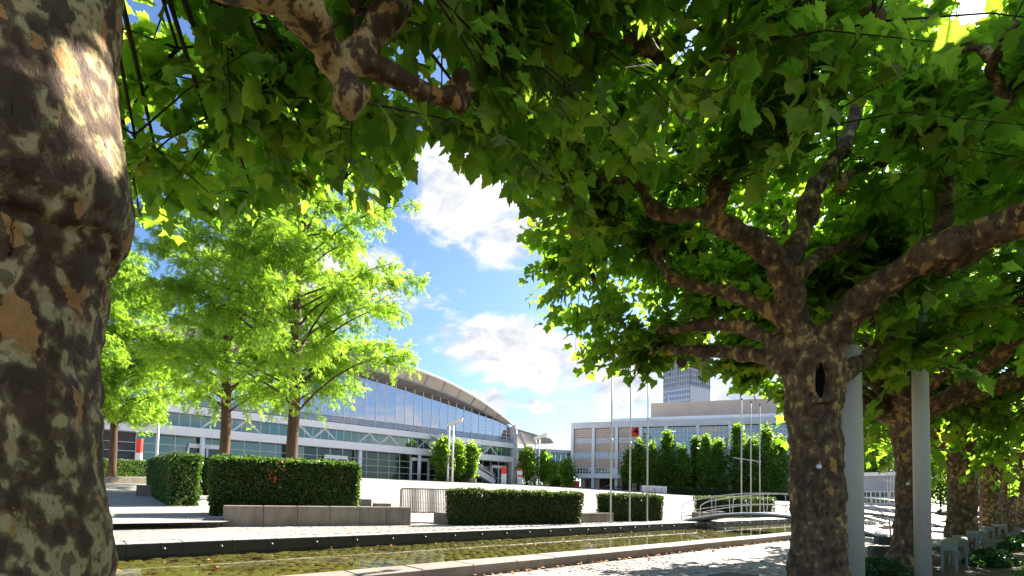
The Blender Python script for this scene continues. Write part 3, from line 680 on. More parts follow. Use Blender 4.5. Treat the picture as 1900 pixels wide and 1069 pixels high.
    def hollow(co):
        v = co - qc; right = np.array([_R[0], _R[1], 0]); right /= np.linalg.norm(right)
        a = v@right; b = v[:, 2]; dd = v[:, 1]
        fr = dd < 0.2
        e = -0.16*np.exp(-((a/0.042)**2 + (b/0.135)**2)**2)*fr
        e += 0.03*np.exp(-((a/0.085)**2 + ((b+0.175)/0.022)**2))*fr
        e += 0.02*np.exp(-(((np.abs(a)-.075)/0.03)**2 + (b/0.16)**2))*fr
        wr = np.array([mnoise.noise(Vector((c[0]*4, c[1]*4, c[2]*22))) for c in co])
        w2 = np.array([mnoise.noise(Vector((c[0]*7+3, c[1]*7, c[2]*48))) for c in co])
        return e + (0.014*wr + 0.008*w2)*(co[:, 2] < 2.15)
    t_, n = plane_tree(base, 'large plane tree with dark slit hollow below its spreading fork', mb, knobs, 'bark_brown', 0.02, 3,
                       [(0.03, 3, 3), (0.02, 8, 7), (0.012, 18, 14)], 23, 14.5, 280, True, extra=hollow, length=(.6, 1.45), leaf=(.11, .19), gap=.052)
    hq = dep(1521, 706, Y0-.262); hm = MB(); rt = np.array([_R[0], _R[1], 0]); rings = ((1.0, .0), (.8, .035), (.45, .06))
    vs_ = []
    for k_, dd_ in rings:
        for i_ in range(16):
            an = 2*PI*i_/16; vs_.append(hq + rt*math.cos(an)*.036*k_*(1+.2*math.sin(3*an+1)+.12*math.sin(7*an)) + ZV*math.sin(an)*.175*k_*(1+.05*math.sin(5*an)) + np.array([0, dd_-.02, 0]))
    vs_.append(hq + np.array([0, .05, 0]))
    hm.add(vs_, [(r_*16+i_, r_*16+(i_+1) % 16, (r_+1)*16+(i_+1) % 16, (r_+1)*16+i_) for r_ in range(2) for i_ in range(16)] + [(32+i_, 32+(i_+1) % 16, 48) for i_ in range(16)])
    rm = MB(); rm.tube([hq + rt*math.cos(an)*.055*(1+.12*math.sin(4*an)) + ZV*math.sin(an)*.19 + np.array([0, .0+.02*abs(math.cos(an)), 0]) for an in np.linspace(0, 2*PI, 25)], [.018+.006*math.sin(k_*1.7) for k_ in range(25)], 8, False); part('callus_rim', rm, 'bark_brown', t_, True)
    part('hollow', hm, 'hollow_shade', t_, True, 'dark slit hollow')  # shallow dish at the bark surface, coloured as the cavity's shade
    lp = MB(); lp.tube([hq + rt*-.10 + ZV*-.19 + np.array([0, .01, 0]), hq + rt*-.04 + ZV*-.205 + np.array([0, -.035, 0]), hq + rt*.03 + ZV*-.205 + np.array([0, -.035, 0]), hq + rt*.10 + ZV*-.18 + np.array([0, .01, 0])], [.012, .026, .026, .012], 8); part('hollow_lip', lp, 'bark_brown', t_, True)
    tg = MB(); q = dep(1519, 866, Y0-.27); nrm = np.array([-.2, -1, 0])
    tg.tube([q, q + np.array([-.003, -.02, 0])], .022, 12); part('number_tag', tg, 'sign_white', t_)
    return n

def tree_row(s, p, r0, seed, label, hw=(2.2, 3.0), z=(2.7, 4.9), n_parts=150, nk=26, lo_left=True, bark_m='bark_brown', mark=None, voxel=0.035, pl=-2.0, ph=1.9, n_sh=15):
    rr = np.random.default_rng(seed); random.seed(seed)
    base = W(s, p, 0); mb = MB(); knobs = []
    zf = z[0]-.15
    prof = [(-.1, r0*1.6), (0, r0*1.35), (.2, r0*1.12), (.6, r0*1.02), (1.2, r0*.97), (1.8, r0*.97), (2.2, r0*1.08), (zf, r0*1.12), (zf+.2, r0*.7)]
    mb.tube([base + np.array([.05*math.sin(z_*2+seed), .04*math.cos(z_*1.7+seed), z_]) for z_, _ in prof], [q for _, q in prof], 20)
    fork = base + np.array([0, 0, zf-.1])
    nm = 6
    for i in range(nm):
        a = 2*PI*i/nm + rr.uniform(-.3, .3); L = rr.uniform(1.6, 2.4)
        ds, dp = math.cos(a)*L*hw[1]/2.6, math.sin(a)*L*hw[0]/2.6
        q1 = fork + DV*ds*.35 + NV*dp*.35 + ZV*rr.uniform(.15, .45)
        q2 = fork + DV*ds*.7 + NV*dp*.7 + ZV*rr.uniform(.3, .9) + rr.normal(size=3)*.12
        q3 = fork + DV*ds + NV*dp + ZV*rr.uniform(.5, 1.6) + rr.normal(size=3)*.12
        limb(mb, [fork, q1, q2, q3], [r0*.7, r0*.45, r0*.40, r0*.30], 10)
        mb.blob(q3, .11, (1, 1, 1.2)); knobs.append((q3, q3-fork, 1.2))
        if i % 2: mb.blob(q2 + rr.normal(size=3)*.06, .1)
    for i in range(nk):
        a = rr.uniform(0, 2*PI); q_ = math.sqrt(rr.uniform(0.08, 1))
        ds, dp = math.cos(a)*q_*hw[1], np.clip(math.sin(a)*q_*hw[0], pl, ph)
        zz = rr.uniform(*z) if q_ < .75 else rr.uniform(z[0], z[1]-.5)
        q = base + DV*ds + NV*dp + ZV*zz; mid = (fork+q)/2 + ZV*.1 + rr.normal(size=3)*.1
        limb(mb, [fork, mid, q], [.07, .045, .035], 6); mb.blob(q, .075); knobs.append((q, (q-fork)*np.array([1, 1, .3]), 1.0))
    t_, n = plane_tree(base, label, mb, knobs, bark_m, voxel, 3, [(0.03, 3, 3), (0.018, 6, 16), (0.012, 10, 30)], seed+100, n_sh, n_parts, False, near=2.0, leaf=(.15, .235), length=(.6, 1.3), gap=.075)
    if mark is not None:
        tg = MB(); q = dep(*mark); tg.tube([q, q + np.array([-.012, -.02, 0])], .024, 12); part('number_tag', tg, 'sign_white', t_)
    return n
print('setup', round(time.time()-T0, 1))

# ================================================================== THE GROUND
def hit(x, y):                                # where that direction meets the rising plaza
    d = ray(x, y); return EYE + d*(-1.4/(d[2]-0.052*(d@NV)))
def strip(pts_pz, s0, s1, n=1):
    mb = MB(); ss = np.linspace(s0, s1, n+1)
    for a in range(n):
        for (p0, z0), (p1, z1) in zip(pts_pz[:-1], pts_pz[1:]):
            mb.add([W(ss[a], p0, z0), W(ss[a+1], p0, z0), W(ss[a+1], p1, z1), W(ss[a], p1, z1)], [(0, 1, 2, 3)])
    return mb
structure('ground', strip([(-900, -.02), (4.98, -.02), (5.0, -.75), (10.36, -.75), (10.38, .11), (12.9, .11), (13.9, .12), (15.2, .34), (88, 4.13), (1500, 4.13)], -900, 1500), 'soil')
structure('plaza', strip([(12.95, .148), (13.9, .17), (15.2, ground_z(15.2)), (88, ground_z(88))], -140, 260), 'plaza_paving')

def paving(name, mat, joint_mat, s0, s1, p0, p1, z, ls, lp, depth, jit, n_parts, pname, fan=0.0, seed=1, base_z=None):
    """laid stones: each with its own top and worn edge; the largest in view are pieces of their own"""
    r = np.random.default_rng(seed)
    o = structure(name, strip([(p0, z), (p1, z)], s0, s1), joint_mat)
    S = []; k = 0; p = p0 + lp/2
    while p < p1 - lp/2 + 1e-6:
        s = s0 + (ls/2 if k % 2 else 0) + ls/2
        while s < s1 - ls/2:
            S.append((s + r.normal()*jit*ls, p + r.normal()*jit*lp + fan*math.sin(s*2.2))); s += ls
        p += lp; k += 1
    S = np.array(S); n = len(S)
    S = S[(S[:, 1] > p0+lp*.4) & (S[:, 1] < p1-lp*.4)]; n = len(S)
    b = 0.16
    tv = []
    for zz, q in ((-.9, 1.0), (.55, 1.0), (1.0, 1-2*b)):
        for i, j in ((-1, -1), (1, -1), (1, 1), (-1, 1)): tv.append((i*q*.5, j*q*.5, zz))
    tf = [(8, 9, 10, 11)]
    for rr_ in (0, 4):
        for q in range(4): tf.append((rr_+q, rr_+(q+1) % 4, rr_+4+(q+1) % 4, rr_+4+q))
    P = S[:, :1]*DV + S[:, 1:]*NV + ZV*z
    ang = r.normal(size=n)*0.07
    R = np.zeros((n, 3, 3))
    ex = DV[None]*np.cos(ang)[:, None] + NV[None]*np.sin(ang)[:, None]; ey = -DV[None]*np.sin(ang)[:, None] + NV[None]*np.cos(ang)[:, None]
    tl = r.normal(size=(n, 2))*0.035
    ez = ZV[None] + ex*tl[:, :1] + ey*tl[:, 1:]
    R[:, :, 0] = ex; R[:, :, 1] = ey; R[:, :, 2] = ez
    sc = np.stack([ls*r.uniform(.82, .97, n), lp*r.uniform(.82, .97, n), depth*r.uniform(.7, 1.25, n)], 1)
    R = R*sc[:, None, :]
    x, y, d = proj(P); vis = (d > .2) & (x > 150) & (x < 1900) & (y < 1085)
    order = np.argsort(np.where(vis, d, 1e6)); a, c = order[:n_parts], order[n_parts:]
    o2 = link(pname + '_field', cloud_mesh(pname + '_field', mat, tv, tf, P[c], R[c], np.ones((len(c), 1)), r.uniform(size=len(c))), o); o2['kind'] = 'stuff'
    mv = cloud_mesh(pname, mat, tv, tf, np.zeros((1, 3)), np.eye(3)[None], [1.0], np.array([.5]))
    for q in a:
        g = link(pname, mv, o); g.matrix_local = Matrix.Translation(Vector(P[q])) @ Matrix([list(R[q][i])+[0] for i in range(3)]+[[0, 0, 0, 1]])
    return o
paving('cobble_paving', 'cobble', 'mortar', 2.6, 46, 2.2, 5.0, 0.0, .115, .105, .013, .10, 300, 'cobble', .02, 3)
paving('basin_promenade', 'cobble', 'mortar', -6, 34, 10.42, 12.95, .146, .24, .12, .010, .05, 150, 'paver', 0, 5)
paving('basin_floor', 'basin_stone', 'stone_dark', -4, 60, 5.5, 10.0, -.135, .20, .15, .028, .10, 300, 'bed_stone', .02, 9)

# basin kerbs of single stones, small round inlets along the far one
kerb = structure('basin_kerb', strip([(5.06, -.6), (5.47, -.6)], -8, 72), 'mortar')
ks = MB().bevbox((0, 0, 0), (.3715, .215, .36), .012, DV, NV, ZV).mesh('kerb_stone', 'kerb_granite')
kf = MB().bevbox((0, 0, 0), (.3715, .20, .36), .012, DV, NV, ZV).mesh('kerb_stone', 'kerb_wet_shaded')
for i in range(106):
    s_ = -8 + .375 + .75*i
    piece('kerb_stone', ks, kerb, W(s_, 5.265, -.215 + random.uniform(-.003, .003)))
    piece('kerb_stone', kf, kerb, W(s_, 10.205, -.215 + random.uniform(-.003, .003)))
nz = MB(); c = 10
nz.tube([(0, 0, 0), (-NV*.02), (-NV*.045), (-NV*.06)], [.028, .032, .027, .010], 10)
nzm = nz.mesh('inlet_nozzle', 'nozzle_metal', smooth=True)
for i in range(64): piece('inlet_nozzle', nzm, kerb, W(-1.0 + .83*i, 10.003, .035))
solo('water', strip([(5.47, -.065), (10.01, -.065)], -8, 72), 'water', (0, 0, 0), None, None, None, 'structure')

# gravel court behind the hedges, with its low step
gq = [hit(120, 974), hit(412, 969), hit(640, 941), hit(700, 925), hit(420, 902), hit(150, 893)]
structure('gravel_court', MB().add([q + ZV*.006 for q in gq], [tuple(range(6))]), 'gravel')
step = structure('gravel_step', MB().add([W(-9, 14.2, .16), W(-8.9, 14.2, .16), W(-9, 14.3, .16)], [(0, 1, 2)]), 'concrete')
A_, B_ = at(150, 976, .155), at(410, 977.5, .155)
ex = (B_-A_)*np.array([1, 1, 0]); L_ = np.linalg.norm(ex); ex = ex/L_; ey = np.cross(ZV, ex)
sm = MB().bevbox((0, 0, 0), (L_/8-.006, .16, .11), .012, ex, ey, ZV).mesh('step_stone', 'concrete')
for i in range(4): piece('step_stone', sm, step, A_ + ex*L_*(i+.5)/4 + ey*.16 + ZV*.075)

# the soil bed and path under the plane trees
structure('tree_bed', strip([(-40, -.012), (2.2, -.012)], -30, 120), 'soil')

# ================================================================== BUILDINGS
E0 = (DV, NV, ZV)
def hbox(mb, s0, s1, p0, p1, z0, z1):
    return mb.box(W((s0+s1)/2, (p0+p1)/2, (z0+z1)/2), (abs(s1-s0)/2, abs(p1-p0)/2, abs(z1-z0)/2), DV, NV, ZV)

def exhibition_hall():
    t_ = root('exhibition_hall', W(30, 78, 3.6), 'long glass exhibition hall with arched roof and white storey bands', 'building')
    ze = lambda s: 22.4 - .0047*(s-30)**2
    zg = lambda s: 19.9 - .0030*(s-30)**2
    pe = lambda s: 72 + 3.4*np.clip((abs(s-29)-20)/20, 0, 1)**1.5
    S0, S1 = -11.0, 69.0
    ss = np.linspace(S0, S1, 46)
    # roof shell
    mb = MB()
    for a, b in zip(ss[:-1], ss[1:]):
        for o0, o1, d0, d1 in ((0, 12, .12, 1.9), (12, 40, 1.9, 2.6)):
            mb.add([W(a, pe(a)+o0, ze(a)+d0), W(b, pe(b)+o0, ze(b)+d0), W(b, pe(b)+o1, ze(b)+d1), W(a, pe(a)+o1, ze(a)+d1)], [(0, 1, 2, 3)])
    roof = part('roof', mb, 'roof_metal', t_)
    mb = MB(); mb.tube([W(a, pe(a), ze(a)) for a in ss], .24, 10); part('eave_tube', mb, 'white_panel', roof, True)
    kk = lambda s: np.clip(1-((abs(s-29))/41)**3, .08, 1)
    mid = lambda s: (pe(s)+1.3, ze(s)-2.0*kk(s))
    edges = np.arange(S0+.6, S1, 3.55)
    for a, b in zip(edges[:-1], edges[1:]):
        a_, b_ = a+.06, b-.06
        (pa, za), (pb, zb) = mid(a_), mid(b_)
        f = MB(); f.add([W(a_, pe(a_)+.1, ze(a_)-.25), W(b_, pe(b_)+.1, ze(b_)-.25), W(b_, pb, zb), W(a_, pa, za)], [(0, 1, 2, 3)])
        f.add([W(a_, pe(a_)+.25, ze(a_)-.25), W(b_, pe(b_)+.25, ze(b_)-.25), W(b_, pb+.15, zb), W(a_, pa+.15, za)], [(3, 2, 1, 0)])
        part('fascia_panel', f, 'soffit_beige', t_)
        g = MB(); g.add([W(a_, pa, za), W(b_, pb, zb), W(b_, 76.2, zg(b_)+.15), W(a_, 76.2, zg(a_)+.15)], [(0, 1, 2, 3)])
        part('soffit_panel', g, 'soffit_grey', t_)
        r = MB(); r.bar(W(a, pe(a)-.05, ze(a)-.2), W(a, mid(a)[0]-.08, mid(a)[1]), .16, .2); r.bar(W(a, mid(a)[0]-.08, mid(a)[1]), W(a, 76.0, zg(a)), .16, .2)
        part('roof_rib', r, 'grey_steel', t_)
    mb = MB()
    for a, b in zip(ss[:-1], ss[1:]): mb.bar(W(a, mid(a)[0]-.1, mid(a)[1]), W(b, mid(b)[0]-.1, mid(b)[1]), .14, .14)
    part('soffit_rail', mb, 'grey_steel', t_)
    # upper glass wall
    mb = MB(); mb.add([W(S0, 76.6, 3.4), W(S1, 76.6, 3.4), W(S1, 76.6, zg(S1)), *[W(q, 76.6, zg(q)) for q in ss[::-1][1:-1]], W(S0, 76.6, zg(S0))], [tuple(range(len(ss)+2))])
    part('wall', mb, 'dark_grey', t_)
    mul = np.arange(S0+.4, S1, 1.78); fm = MB()
    for a, b in zip(mul[:-1], mul[1:]):
        if b < 3: continue
        a_, b_ = a+.05, b-.05; j = random.uniform(-.015, .015)
        g = MB(); z0 = 12.9
        g.add([W(a_, 76.0+j, z0), W(b_, 76.0-j, z0), W(b_, 76.0-j, zg(b_)), W(a_, 76.0+j, zg(a_)), W(a_, 76.1, z0), W(b_, 76.1, z0), W(b_, 76.1, zg(b_)), W(a_, 76.1, zg(a_))],
              [(0, 1, 2, 3), (7, 6, 5, 4), (0, 4, 5, 1), (2, 6, 7, 3)])
        part('glass_pane', g, 'glass_sky', t_)
    for a in mul: fm.bar(W(a, 75.97, 11.4), W(a, 75.97, zg(a)), .09, .12)
    for q in (12.0, 12.3, 12.85): hbox(fm, S0, S1, 75.92, 76.0, q-.05, q+.05)
    for q in np.arange(13.6, 16, .62): hbox(fm, 47, S1-.3, 75.95, 76.0, q-.035, q+.035)
    part('mullions', fm, 'white_panel', t_)
    hbox(MBs := MB(), S0, S1, 76.05, 76.3, 11.3, 12.9); part('plinth_glass', MBs, 'glass_blue', t_)
    # bands
    b1 = MB(); hbox(b1, S0, S1, 74.8, 76.7, 10.62, 11.6); part('upper_band', b1, 'white_panel', t_)
    b2 = MB(); hbox(b2, S0, S1, 74.9, 76.7, 7.8, 8.92); part('lower_band', b2, 'white_panel', t_)
    rl = MB()
    for q in np.arange(S0, S1, 1.6): rl.bar(W(q, 75.0, 11.6), W(q, 75.0, 12.45), .05)
    for q in (11.95, 12.2, 12.45): hbox(rl, S0, S1, 74.98, 75.02, q-.025, q+.025)
    part('terrace_railing', rl, 'grey_steel', t_)
    # ribbon of green glass with braces
    rb = np.arange(S0+.4, S1, 1.2)
    me = MB().box((0, 0, 0), (.565, .03, .83), DV, NV, ZV).mesh('ribbon_pane', 'glass_green')
    for a in rb:
        if a > 4: piece('ribbon_pane', me, t_, W(a+.6, 75.65 + random.uniform(-.01, .01), 9.77))
    fm = MB()
    me = MB().box((0, 0, 0), (.03, .06, .85), DV, NV, ZV).mesh('ribbon_mullion', 'lilac_panel')
    for a in rb:
        if a > 4: piece('ribbon_mullion', me, t_, W(a, 75.66, 9.77))
    for a in np.arange(S0+4, S1-4, 10.8):
        for d in (0, 3.6):
            fm = MB(); fm.bar(W(a+d, 75.58, 8.95), W(a+d+1.8, 75.58, 10.6), .22, .05, NV); fm.bar(W(a+d+1.8, 75.58, 10.6), W(a+d+3.6, 75.58, 8.95), .22, .05, NV); part('truss_brace', fm, 'lilac_panel', t_)
    # ground floor glass grid
    gf = np.arange(S0+1, S1, 2.0); zr = [3.45, 4.5, 5.55, 6.6, 7.8]
    me = MB().box((0, 0, 0), (.96, .03, .49), DV, NV, ZV).mesh('ground_pane', 'glass_dark')
    me2 = MB().box((0, 0, 0), (.96, .03, .56), DV, NV, ZV).mesh('ground_pane', 'glass_green')
    for a in gf[:-1]:
        for i in range(4):
            if a > 6: piece('ground_pane', me if a > 27 else me2, t_, W(a+1, 76.35 + random.uniform(-.012, .012), (zr[i]+zr[i+1])/2))
    fm = MB()
    for a in gf: hbox(fm, a-.045, a+.045, 76.22, 76.4, 3.3, 7.8)
    for q in zr[:-1]: hbox(fm, S0, S1, 76.25, 76.38, q-.04, q+.04)
    part('ground_frame', fm, 'lilac_panel', t_)
    for a, wd, hh in ((13.4, 4.2, 2.9), (31.0, 3.6, 2.7), (46.0, 3.4, 3.3), (64.0, 3.4, 3.0)):
        d = MB(); z0 = 3.5
        hbox(d, a, a+wd, 75.7, 76.2, z0+hh, z0+hh+.55)
        for q in (0, .5, 1): hbox(d, a+wd*q-.1, a+wd*q+.1, 75.75, 76.2, z0, z0+hh)
        for q in (0, 1): hbox(d, a+wd*q*.5, a+wd*(q+1)*.5, 75.8, 76.15, z0+1.0, z0+1.12)
        do = part('door', d, 'white_panel', t_)
        g = MB(); hbox(g, a+.1, a+wd-.1, 75.95, 76.05, z0, z0+hh); part('pane', g, 'glass_dark', do)
    # corner post, brace, roof wing
    for a in np.arange(4, S1, 10.8):
        c_ = MB(); c_.tube([W(a, 75.2, 3.3), W(a, 75.2, 7.8)], .3, 12); part('column', c_, 'white_panel', t_, True)
    c_ = MB(); c_.tube([W(S1+.6, 75.0, 3.3), W(S1+.4, 75.2, ze(S1)+.2)], .36, 12); part('corner_post', c_, 'lilac_panel', t_, True)
    c_ = MB(); c_.tube([W(S1+.6, 75.3, ze(S1)-.4), dep(986, 850, 101)], .3, 10); part('brace', c_, 'lilac_panel', t_, True)
    e = MB(); hbox(e, S1-.2, S1+.1, 74.8, 95, 3.3, ze(S1)-.2); part('end_wall', e, 'lilac_panel', t_)
    wg = MB(); q = [dep(957, 795, 101), dep(1022, 814, 99), dep(1028, 822, 99.5), dep(962, 803, 104), dep(1014, 825, 116), dep(962, 824, 116)]
    wg.add(q, [(0, 1, 2, 3), (3, 2, 4, 5), (0, 5, 4, 2, 1)]); part('roof_wing', wg, 'roof_metal', t_)
    # long outside escalator
    es = MB(); a, b = dep(800, 822, 86.5), dep(914, 895, 94.5); es.bar(a, b, 1.5, .9)
    es.bar(a + ZV*1.1, b + ZV*1.1, 1.5, .12); eo = part('escalator', es, 'lilac_panel', t_)
    hr = MB()
    for o_ in (-.75, .75):
        hr.bar(a + ZV*1.5 + NV*o_, b + ZV*1.5 + NV*o_, .1)
        for q in np.linspace(0.02, .98, 14): hr.bar(a*(1-q)+b*q + NV*o_, a*(1-q)+b*q + NV*o_ + ZV*1.5, .06)
    part('handrail', hr, 'grey_steel', eo)
    bn = MB(); q = dep(882, 832, 97.5); bn.box(q, (.9, .08, .85), DV, NV, ZV); part('banner', bn, 'sign_red', t_)
    return t_
exhibition_hall()

# hall with the red number sign, across the plaza
E4 = np.array([.941, -.337, 0]); N4 = np.array([-.337, -.941, 0]); P4 = dep(1062, 850, 108)*np.array([1, 1, 0])
def F4(t, z, o=0.0): return P4 + E4*t + N4*o + ZV*z
def fbox(mb, t0, t1, o0, o1, z0, z1): return mb.box(F4((t0+t1)/2, (z0+z1)/2, (o0+o1)/2), ((t1-t0)/2, abs(o1-o0)/2, (z1-z0)/2), E4, N4, ZV)
def number_hall():
    t_ = root('numbered_hall', F4(15, 2.4), 'beige panelled hall with white pillars and red square number sign', 'building')
    T1 = 62
    b = MB(); fbox(b, 0, T1, -22, -.35, 5.6, 15.6); part('wall', b, 'dark_grey', t_)
    b = MB(); fbox(b, -.3, T1, -22.2, .28, 15.6, 16.9); part('parapet', b, 'lilac_panel', t_)
    b = MB(); fbox(b, 8, T1, -21, -1.0, 16.9, 17.7); part('skylight', b, 'white_panel', t_)
    b = MB(); fbox(b, 15.5, T1, -24, -6, 16.9, 21.5); part('upper_storey', b, 'beige_panel', t_)
    b = MB(); fbox(b, 18.5, 19.1, -7, -6.4, 21.5, 23.4); fbox(b, 41, 41.7, -9, -8, 21.5, 23.6); fbox(b, 45, 47.8, -10, -7, 21.5, 22.9); part('roof_vent', b, 'grey_steel', t_)
    for i, a in enumerate((0, 4.45, 9.25, 14.1, 19, 24.9, 30.7, 36.1, 41.5, 47, 52.5, 58)):
        c_ = MB(); fbox(c_, a-.3, a+.3, -.1, .45, ground_z(70)-1.4 if i > 4 else 2.6, 15.55); part('pillar', c_, 'white_panel', t_)
    # closed bays with beige panels and window bands
    for i, (a, b_) in enumerate(((.42, 4.03), (4.87, 8.83), (9.67, 13.68))):
        for j, (z0, z1, mt) in enumerate(((13.75, 15.5, 'beige_panel'), (12.35, 13.7, 'lilac_panel'), (10.6, 12.3, 'beige_panel'), (7.35, 9.3, 'beige_panel'))):
            q = (z1-z0)/4
            for k in range(4):
                f = MB(); fbox(f, a, b_, -.32, 0 if mt == 'beige_panel' else -.05, z0+q*k+.02, z0+q*(k+1)-.02); part('facade_panel', f, mt, t_)
        for z0, z1, n in ((9.38, 10.52, 2), (6.1, 7.28, 2)):
            f = MB()
            for q in range(n+1): fbox(f, a, b_, -.3, .0, z0+(z1-z0)*q/n-.05, z0+(z1-z0)*q/n+.05)
            for q in np.linspace(a, b_, 7): fbox(f, q-.06, q+.06, -.3, .02, z0, z1)
            fr = part('window', f, 'white_panel', t_)
            g = MB(); fbox(g, a, b_, -.3, -.2, z0, z1); part('pane', g, 'glass_blue', fr)
    # glazed bays
    P_ = (14.1, 19, 24.9, 30.7, 36.1, 41.5, 47, 52.5, 58, 62)
    for a, b_ in zip(P_[:-1], P_[1:]):
        g = MB(); fbox(g, a+.35, b_-.35, -.3, -.15, 5.6, 15.3); go = part('glazing', g, 'glass_grey', t_)
        f = MB()
        for q in np.arange(6.0, 15.4, .78): fbox(f, a+.3, b_-.3, -.18, -.08, q-.05, q+.05)
        for q in np.linspace(a+.4, b_-.4, 8): fbox(f, q-.05, q+.05, -.2, -.06, 5.6, 15.3)
        part('glazing_bars', f, 'white_panel', go)
    b = MB(); fbox(b, .9, 14.2, -4, .9, 5.15, 6.0); fbox(b, 14.2, T1, -.4, .7, 4.7, 5.6); part('first_floor_beam', b, 'white_panel', t_)
    for a in (2.2, 5.2, 9.8, 12.8):
        c_ = MB(); fbox(c_, a-.45, a+.45, -1.6, -.6, 2.3, 5.2); part('pier', c_, 'beige_panel', t_)
    b = MB(); fbox(b, 1, T1, -12, -8, 1.2, 5.6); part('back_wall', b, 'dark_grey', t_)
    for a in np.arange(16, T1-3, 5.6):
        w_ = MB()
        for q in (0, 3.6): fbox(w_, a+q, a+q+.15, -1.2, -.9, 1.4, 4.4)
        for q in (2.6, 4.3): fbox(w_, a, a+3.7, -1.2, -.9, q, q+.15)
        wo = part('window', w_, 'white_panel', t_); g = MB(); fbox(g, a, a+3.7, -1.3, -1.2, 1.4, 4.4); part('pane', g, 'glass_dark', wo)
    sg = MB(); fbox(sg, 12.15, 14.0, .02, .22, 13.7, 15.75); so_ = part('number_sign', sg, 'sign_red', t_)
    cu = bpy.data.curves.new('four', 'FONT'); cu.body = '4'; cu.size = 2.05; cu.extrude = .02; cu.align_x = 'CENTER'; cu.align_y = 'CENTER'; cu.offset = .06
    tmp = link('tmp', cu); bpy.context.view_layer.update()
    me = bpy.data.meshes.new_from_object(tmp.evaluated_get(bpy.context.evaluated_depsgraph_get())); bpy.data.objects.remove(tmp)
    me.materials.clear(); me.materials.append(MATS['black_print']); me.name = 'numeral'
    o = link('numeral', me, so_); o.matrix_local = Matrix.Translation(Vector(F4(13.08, 14.72, .245) - ORG[t_.name])) @ Matrix(((E4[0], 0, N4[0], 0), (E4[1], 0, N4[1], 0), (0, 1, 0, 0), (0, 0, 0, 1)))
    return t_
number_hall()

def skywalk():
    A, B = dep(961, 850, 106)*np.array([1, 1, 0]), dep(1061, 850, 109)*np.array([1, 1, 0])
    e = (B-A); L = np.linalg.norm(e); e = e/L; n = np.array([e[1], -e[0], 0])
    t_ = root('skywalk', (A+B)/2 + ZV*6.5, 'glazed green skywalk joining the two halls above the street trees', 'bridge')
    def bx(mb, a0, a1, o0, o1, z0, z1): return mb.box((A+B)/2*0 + A + e*(a0+a1)/2 + n*(o0+o1)/2 + ZV*(z0+z1)/2, ((a1-a0)/2, abs(o1-o0)/2, (z1-z0)/2), e, n, ZV)
    part('roof', bx(MB(), -1, L, -4, .4, 10.45, 11.1), 'roof_metal', t_)
    part('floor_band', bx(MB(), -1, L, -4, .3, 7.4, 8.35), 'lilac_panel', t_)
    part('underside', bx(MB(), -1, L, -4, .2, 6.5, 7.4), 'soffit_beige', t_)
    me = bx(MB(), 0, 1, -.05, .05, 0, 2.1).mesh('pane', 'glass_green', A)
    for i in range(10): piece('pane', me, t_, A + e*(i*L/10+.05) + ZV*8.35)
    f = MB()
    for i in range(11): bx(f, i*L/10-.04, i*L/10+.04, -.1, .12, 8.35, 10.45)
    bx(f, L*.6, L*.72, .05, .12, 10.1, 10.25); bx(f, L*.6, L*.72, .05, .12, 8.5, 8.65)
    part('frame', f, 'grey_steel', t_)
    return t_
skywalk()

def tower():
    Y = 420; c = dep(1280, 760, Y); c[2] = 0; a = dep(1231, 760, Y+18); b = dep(1317, 760, Y+16); a[2] = b[2] = 0
    d = a + b - c
    t_ = root('office_tower', c + ZV*5, 'pale high-rise tower with dark gridded upper floors above the hall roof', 'building')
    z1 = 1 + (927-712)/FPX*Y; z2 = 1 + (927-600)/FPX*Y
    def prism(mb, q, z0, z): 
        n = len(q); mb.add([np.array([*p_[:2], z0]) for p_ in q] + [np.array([*p_[:2], z]) for p_ in q], [tuple(range(n, 2*n))] + [(i, (i+1) % n, n+(i+1) % n, n+i) for i in range(n)]); return mb
    cen = (a+b)/2
    ins = lambda f: [cen + (q-cen)*f for q in (c, b, d, a)]
    part('lower_floors', prism(MB(), ins(1.0), 5, z1), 'tower_white', t_)
    part('upper_floors', prism(MB(), ins(.985), z1, z2), 'glass_blue', t_)
    g = MB(); h = MB()
    for (u, v, n) in ((a, c, 16), (c, b, 11)):
        for i in range(n+1):
            q = u + (v-u)*i/n; qq = cen + (q-cen)*1.0
            g.bar(np.array([*qq[:2], z1]), np.array([*qq[:2], z2]), .8)
            q2 = cen + (q-cen)*1.004; h.bar(np.array([*q2[:2], 6]), np.array([*q2[:2], z1]), .45)
        for k, z in enumerate(np.arange(z1, z2, 4.6)): g.bar(np.array([*u[:2], z]), np.array([*v[:2], z]), .8)
        for z in np.arange(20, z1, 4.6): 
            for i in range(n):
                q0, q1 = u + (v-u)*(i+.3)/n, u + (v-u)*(i+.7)/n; q0 = cen+(q0-cen)*1.002; q1 = cen+(q1-cen)*1.002
                pass
    part('grid', g, 'tower_grid', t_); part('fins', h, 'tower_white', t_)
    wv = MB()
    u, v, n = a, c, 16
    for z in np.arange(30, z1-1, 4.6):
        for i in range(n):
            q = cen + (u + (v-u)*(i+.5)/n - cen)*1.001
            wv.box(np.array([*q[:2], z+1.6]), (.8, .12, 1.3), (v-u)/np.linalg.norm(v-u), np.cross(ZV, (v-u)/np.linalg.norm(v-u)), ZV)
    part('window_slits', wv, 'glass_blue', t_)['kind'] = 'stuff'
tower()

